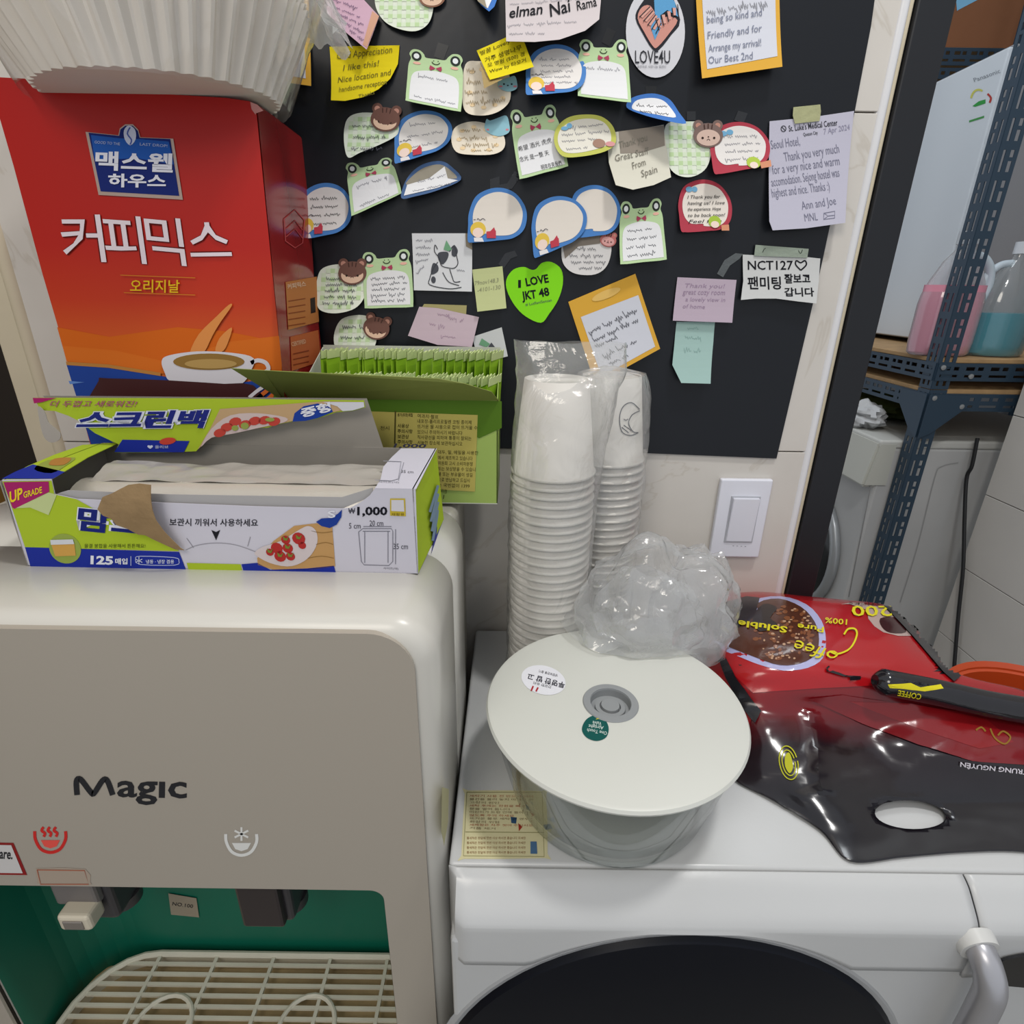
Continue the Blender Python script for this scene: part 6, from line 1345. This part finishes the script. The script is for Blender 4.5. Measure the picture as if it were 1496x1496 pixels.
box('carton_shell', kx-.06, kx+.75, KY+.01, KY+.29, kz-.005, kz+.40, M('#8a5d42', .8, .1, var=.06), kb, bev=.003)
KP = YP(KY+.0095); poly('blue_tape', [(1392, -60), (1480, -60), (1428, 0), (1401, 14), (1398, 16)], M('#7db9dc', .3), kb, KP, 0, thick=.0005)
# second washing machine
W2 = thing('washing_machine', 'white front-loading machine facing left under the steel shelf in the laundry', 'washing machine', (px0+.3, SY+.3, 0))
wy0 = SY+.055; wz = YP(wy0).hit(1335, 644).z; wx0 = YP(wy0).hit(1292, 644).x; wx1 = wx0+.62
W2M = M('#b5b6b6', .4, .4, var=.05)
box('cabinet', wx0+.005, wx1, wy0, wy0+.60, .02, wz-.02, W2M, W2, bev=.008, seg=3)
box('top_plate', wx0-.01, wx1, wy0-.002, wy0+.60, wz-.022, wz, M('#bdbeba', .4), W2, bev=.006, seg=3)
hexa('control_panel', [(wx0-.03, wy0-.003, wz-.13), (wx0+.04, wy0-.003, wz-.13), (wx0+.04, wy0+.60, wz-.13), (wx0-.03, wy0+.60, wz-.13), (wx0-.012, wy0-.003, wz-.004), (wx0+.04, wy0-.003, wz-.004), (wx0+.04, wy0+.60, wz-.004), (wx0-.012, wy0+.60, wz-.004)], M('#b9bab2', .4), W2, bev=.006)
box('kick_plate', wx0+.02, wx1-.02, wy0+.02, wy0+.58, 0, .03, M('#8f8f8f', .6), W2)
V = []; Fs = []; pr2 = [(0, -.03), (.12, -.028), (.17, -.02), (.185, -.012)]; seg = 48; dc = (wy0+.27, wz-.42)
tube('door_rim', [(wx0-.004, dc[0]+.195*math.cos(a/48*math.tau), dc[1]+.195*math.sin(a/48*math.tau)) for a in range(48)], .016, M('#9da1a4', .3, metal=.3), W2, 10, True)
for r, x in pr2:
    for k in range(seg): a = math.tau*k/seg; V.append((wx0-.002+x, dc[0]+r*math.cos(a), dc[1]+r*math.sin(a)))
for i in range(3):
    for k in range(seg): Fs.append((i*seg+k, i*seg+(k+1) % seg, (i+1)*seg+(k+1) % seg, (i+1)*seg+k))
mesh('door_glass', V, Fs, M('#14171b', .15, .6), W2, True)
WP2 = YP(wy0-.001)
stroke('pressed_panel_line', [spline([(1400, 676), (1375, 682), (1365, 700), (1340, 800), (1315, 880)], 4, False)], 1.6, inkm('#9a9b9b'), W2, WP2, .0004)
stroke('pressed_panel_line', [[(1276, 690), (1240, 872)]], 1.6, inkm('#8a8b8b'), W2, WP2, .0004)
# things on the second machine
rg = thing('white_rag', 'crumpled white cloth on top of the machine under the shelf', 'cloth', (wx0+.02, wy0+.12, wz))
def blob(name, c, rx, ry, rz, mat, parent, sd, seg=28, rws=16):
    V = []; Fs = []
    for i in range(rws+1):
        ph = math.pi*i/rws
        for j in range(seg):
            a = math.tau*j/seg; d = Vector((math.sin(ph)*math.cos(a), math.sin(ph)*math.sin(a), math.cos(ph))); k = 1+.5*noise.noise(d*2.4+Vector((sd, 0, 0)))+.2*noise.noise(d*6+Vector((0, sd, 0)))
            V.append(Vector(c)+Vector((d.x*rx*k, d.y*ry*k, max(-rz*.95, d.z*rz*k))))
    for i in range(rws):
        for j in range(seg): Fs.append((i*seg+j, i*seg+(j+1) % seg, (i+1)*seg+(j+1) % seg, (i+1)*seg+j))
    return mesh(name, V, Fs, mat, parent, True)
blob('cloth', (wx0+.035, wy0+.16, wz+.032), .045, .06, .034, M('#b9bbbd', .8), rg, 2)
sk_ = thing('green_sack', 'dark green folded sack behind the white cloth on the machine', 'bag', (wx0+.2, wy0+.3, wz))
blob('sack', (wx0+.17, wy0+.30, wz+.035), .15, .12, .038, M('#3f4a22', .6), sk_, 5)
# hanging cable along the partition
XC = XP(XW-.010)
cb_ = [(1428, 640), (1420, 680), (1412, 700), (1409, 760), (1407, 830), (1400, 900), (1394, 975), (1392, 1010)]
tag(tube('hanging_cable', spline([tuple(XC.hit(*p)) for p in cb_], 6, False), .0045, M('#1a1b1d', .5), None, 8), 'black cable hanging down the grey tiled partition at the right', 'cable')

flush_text()
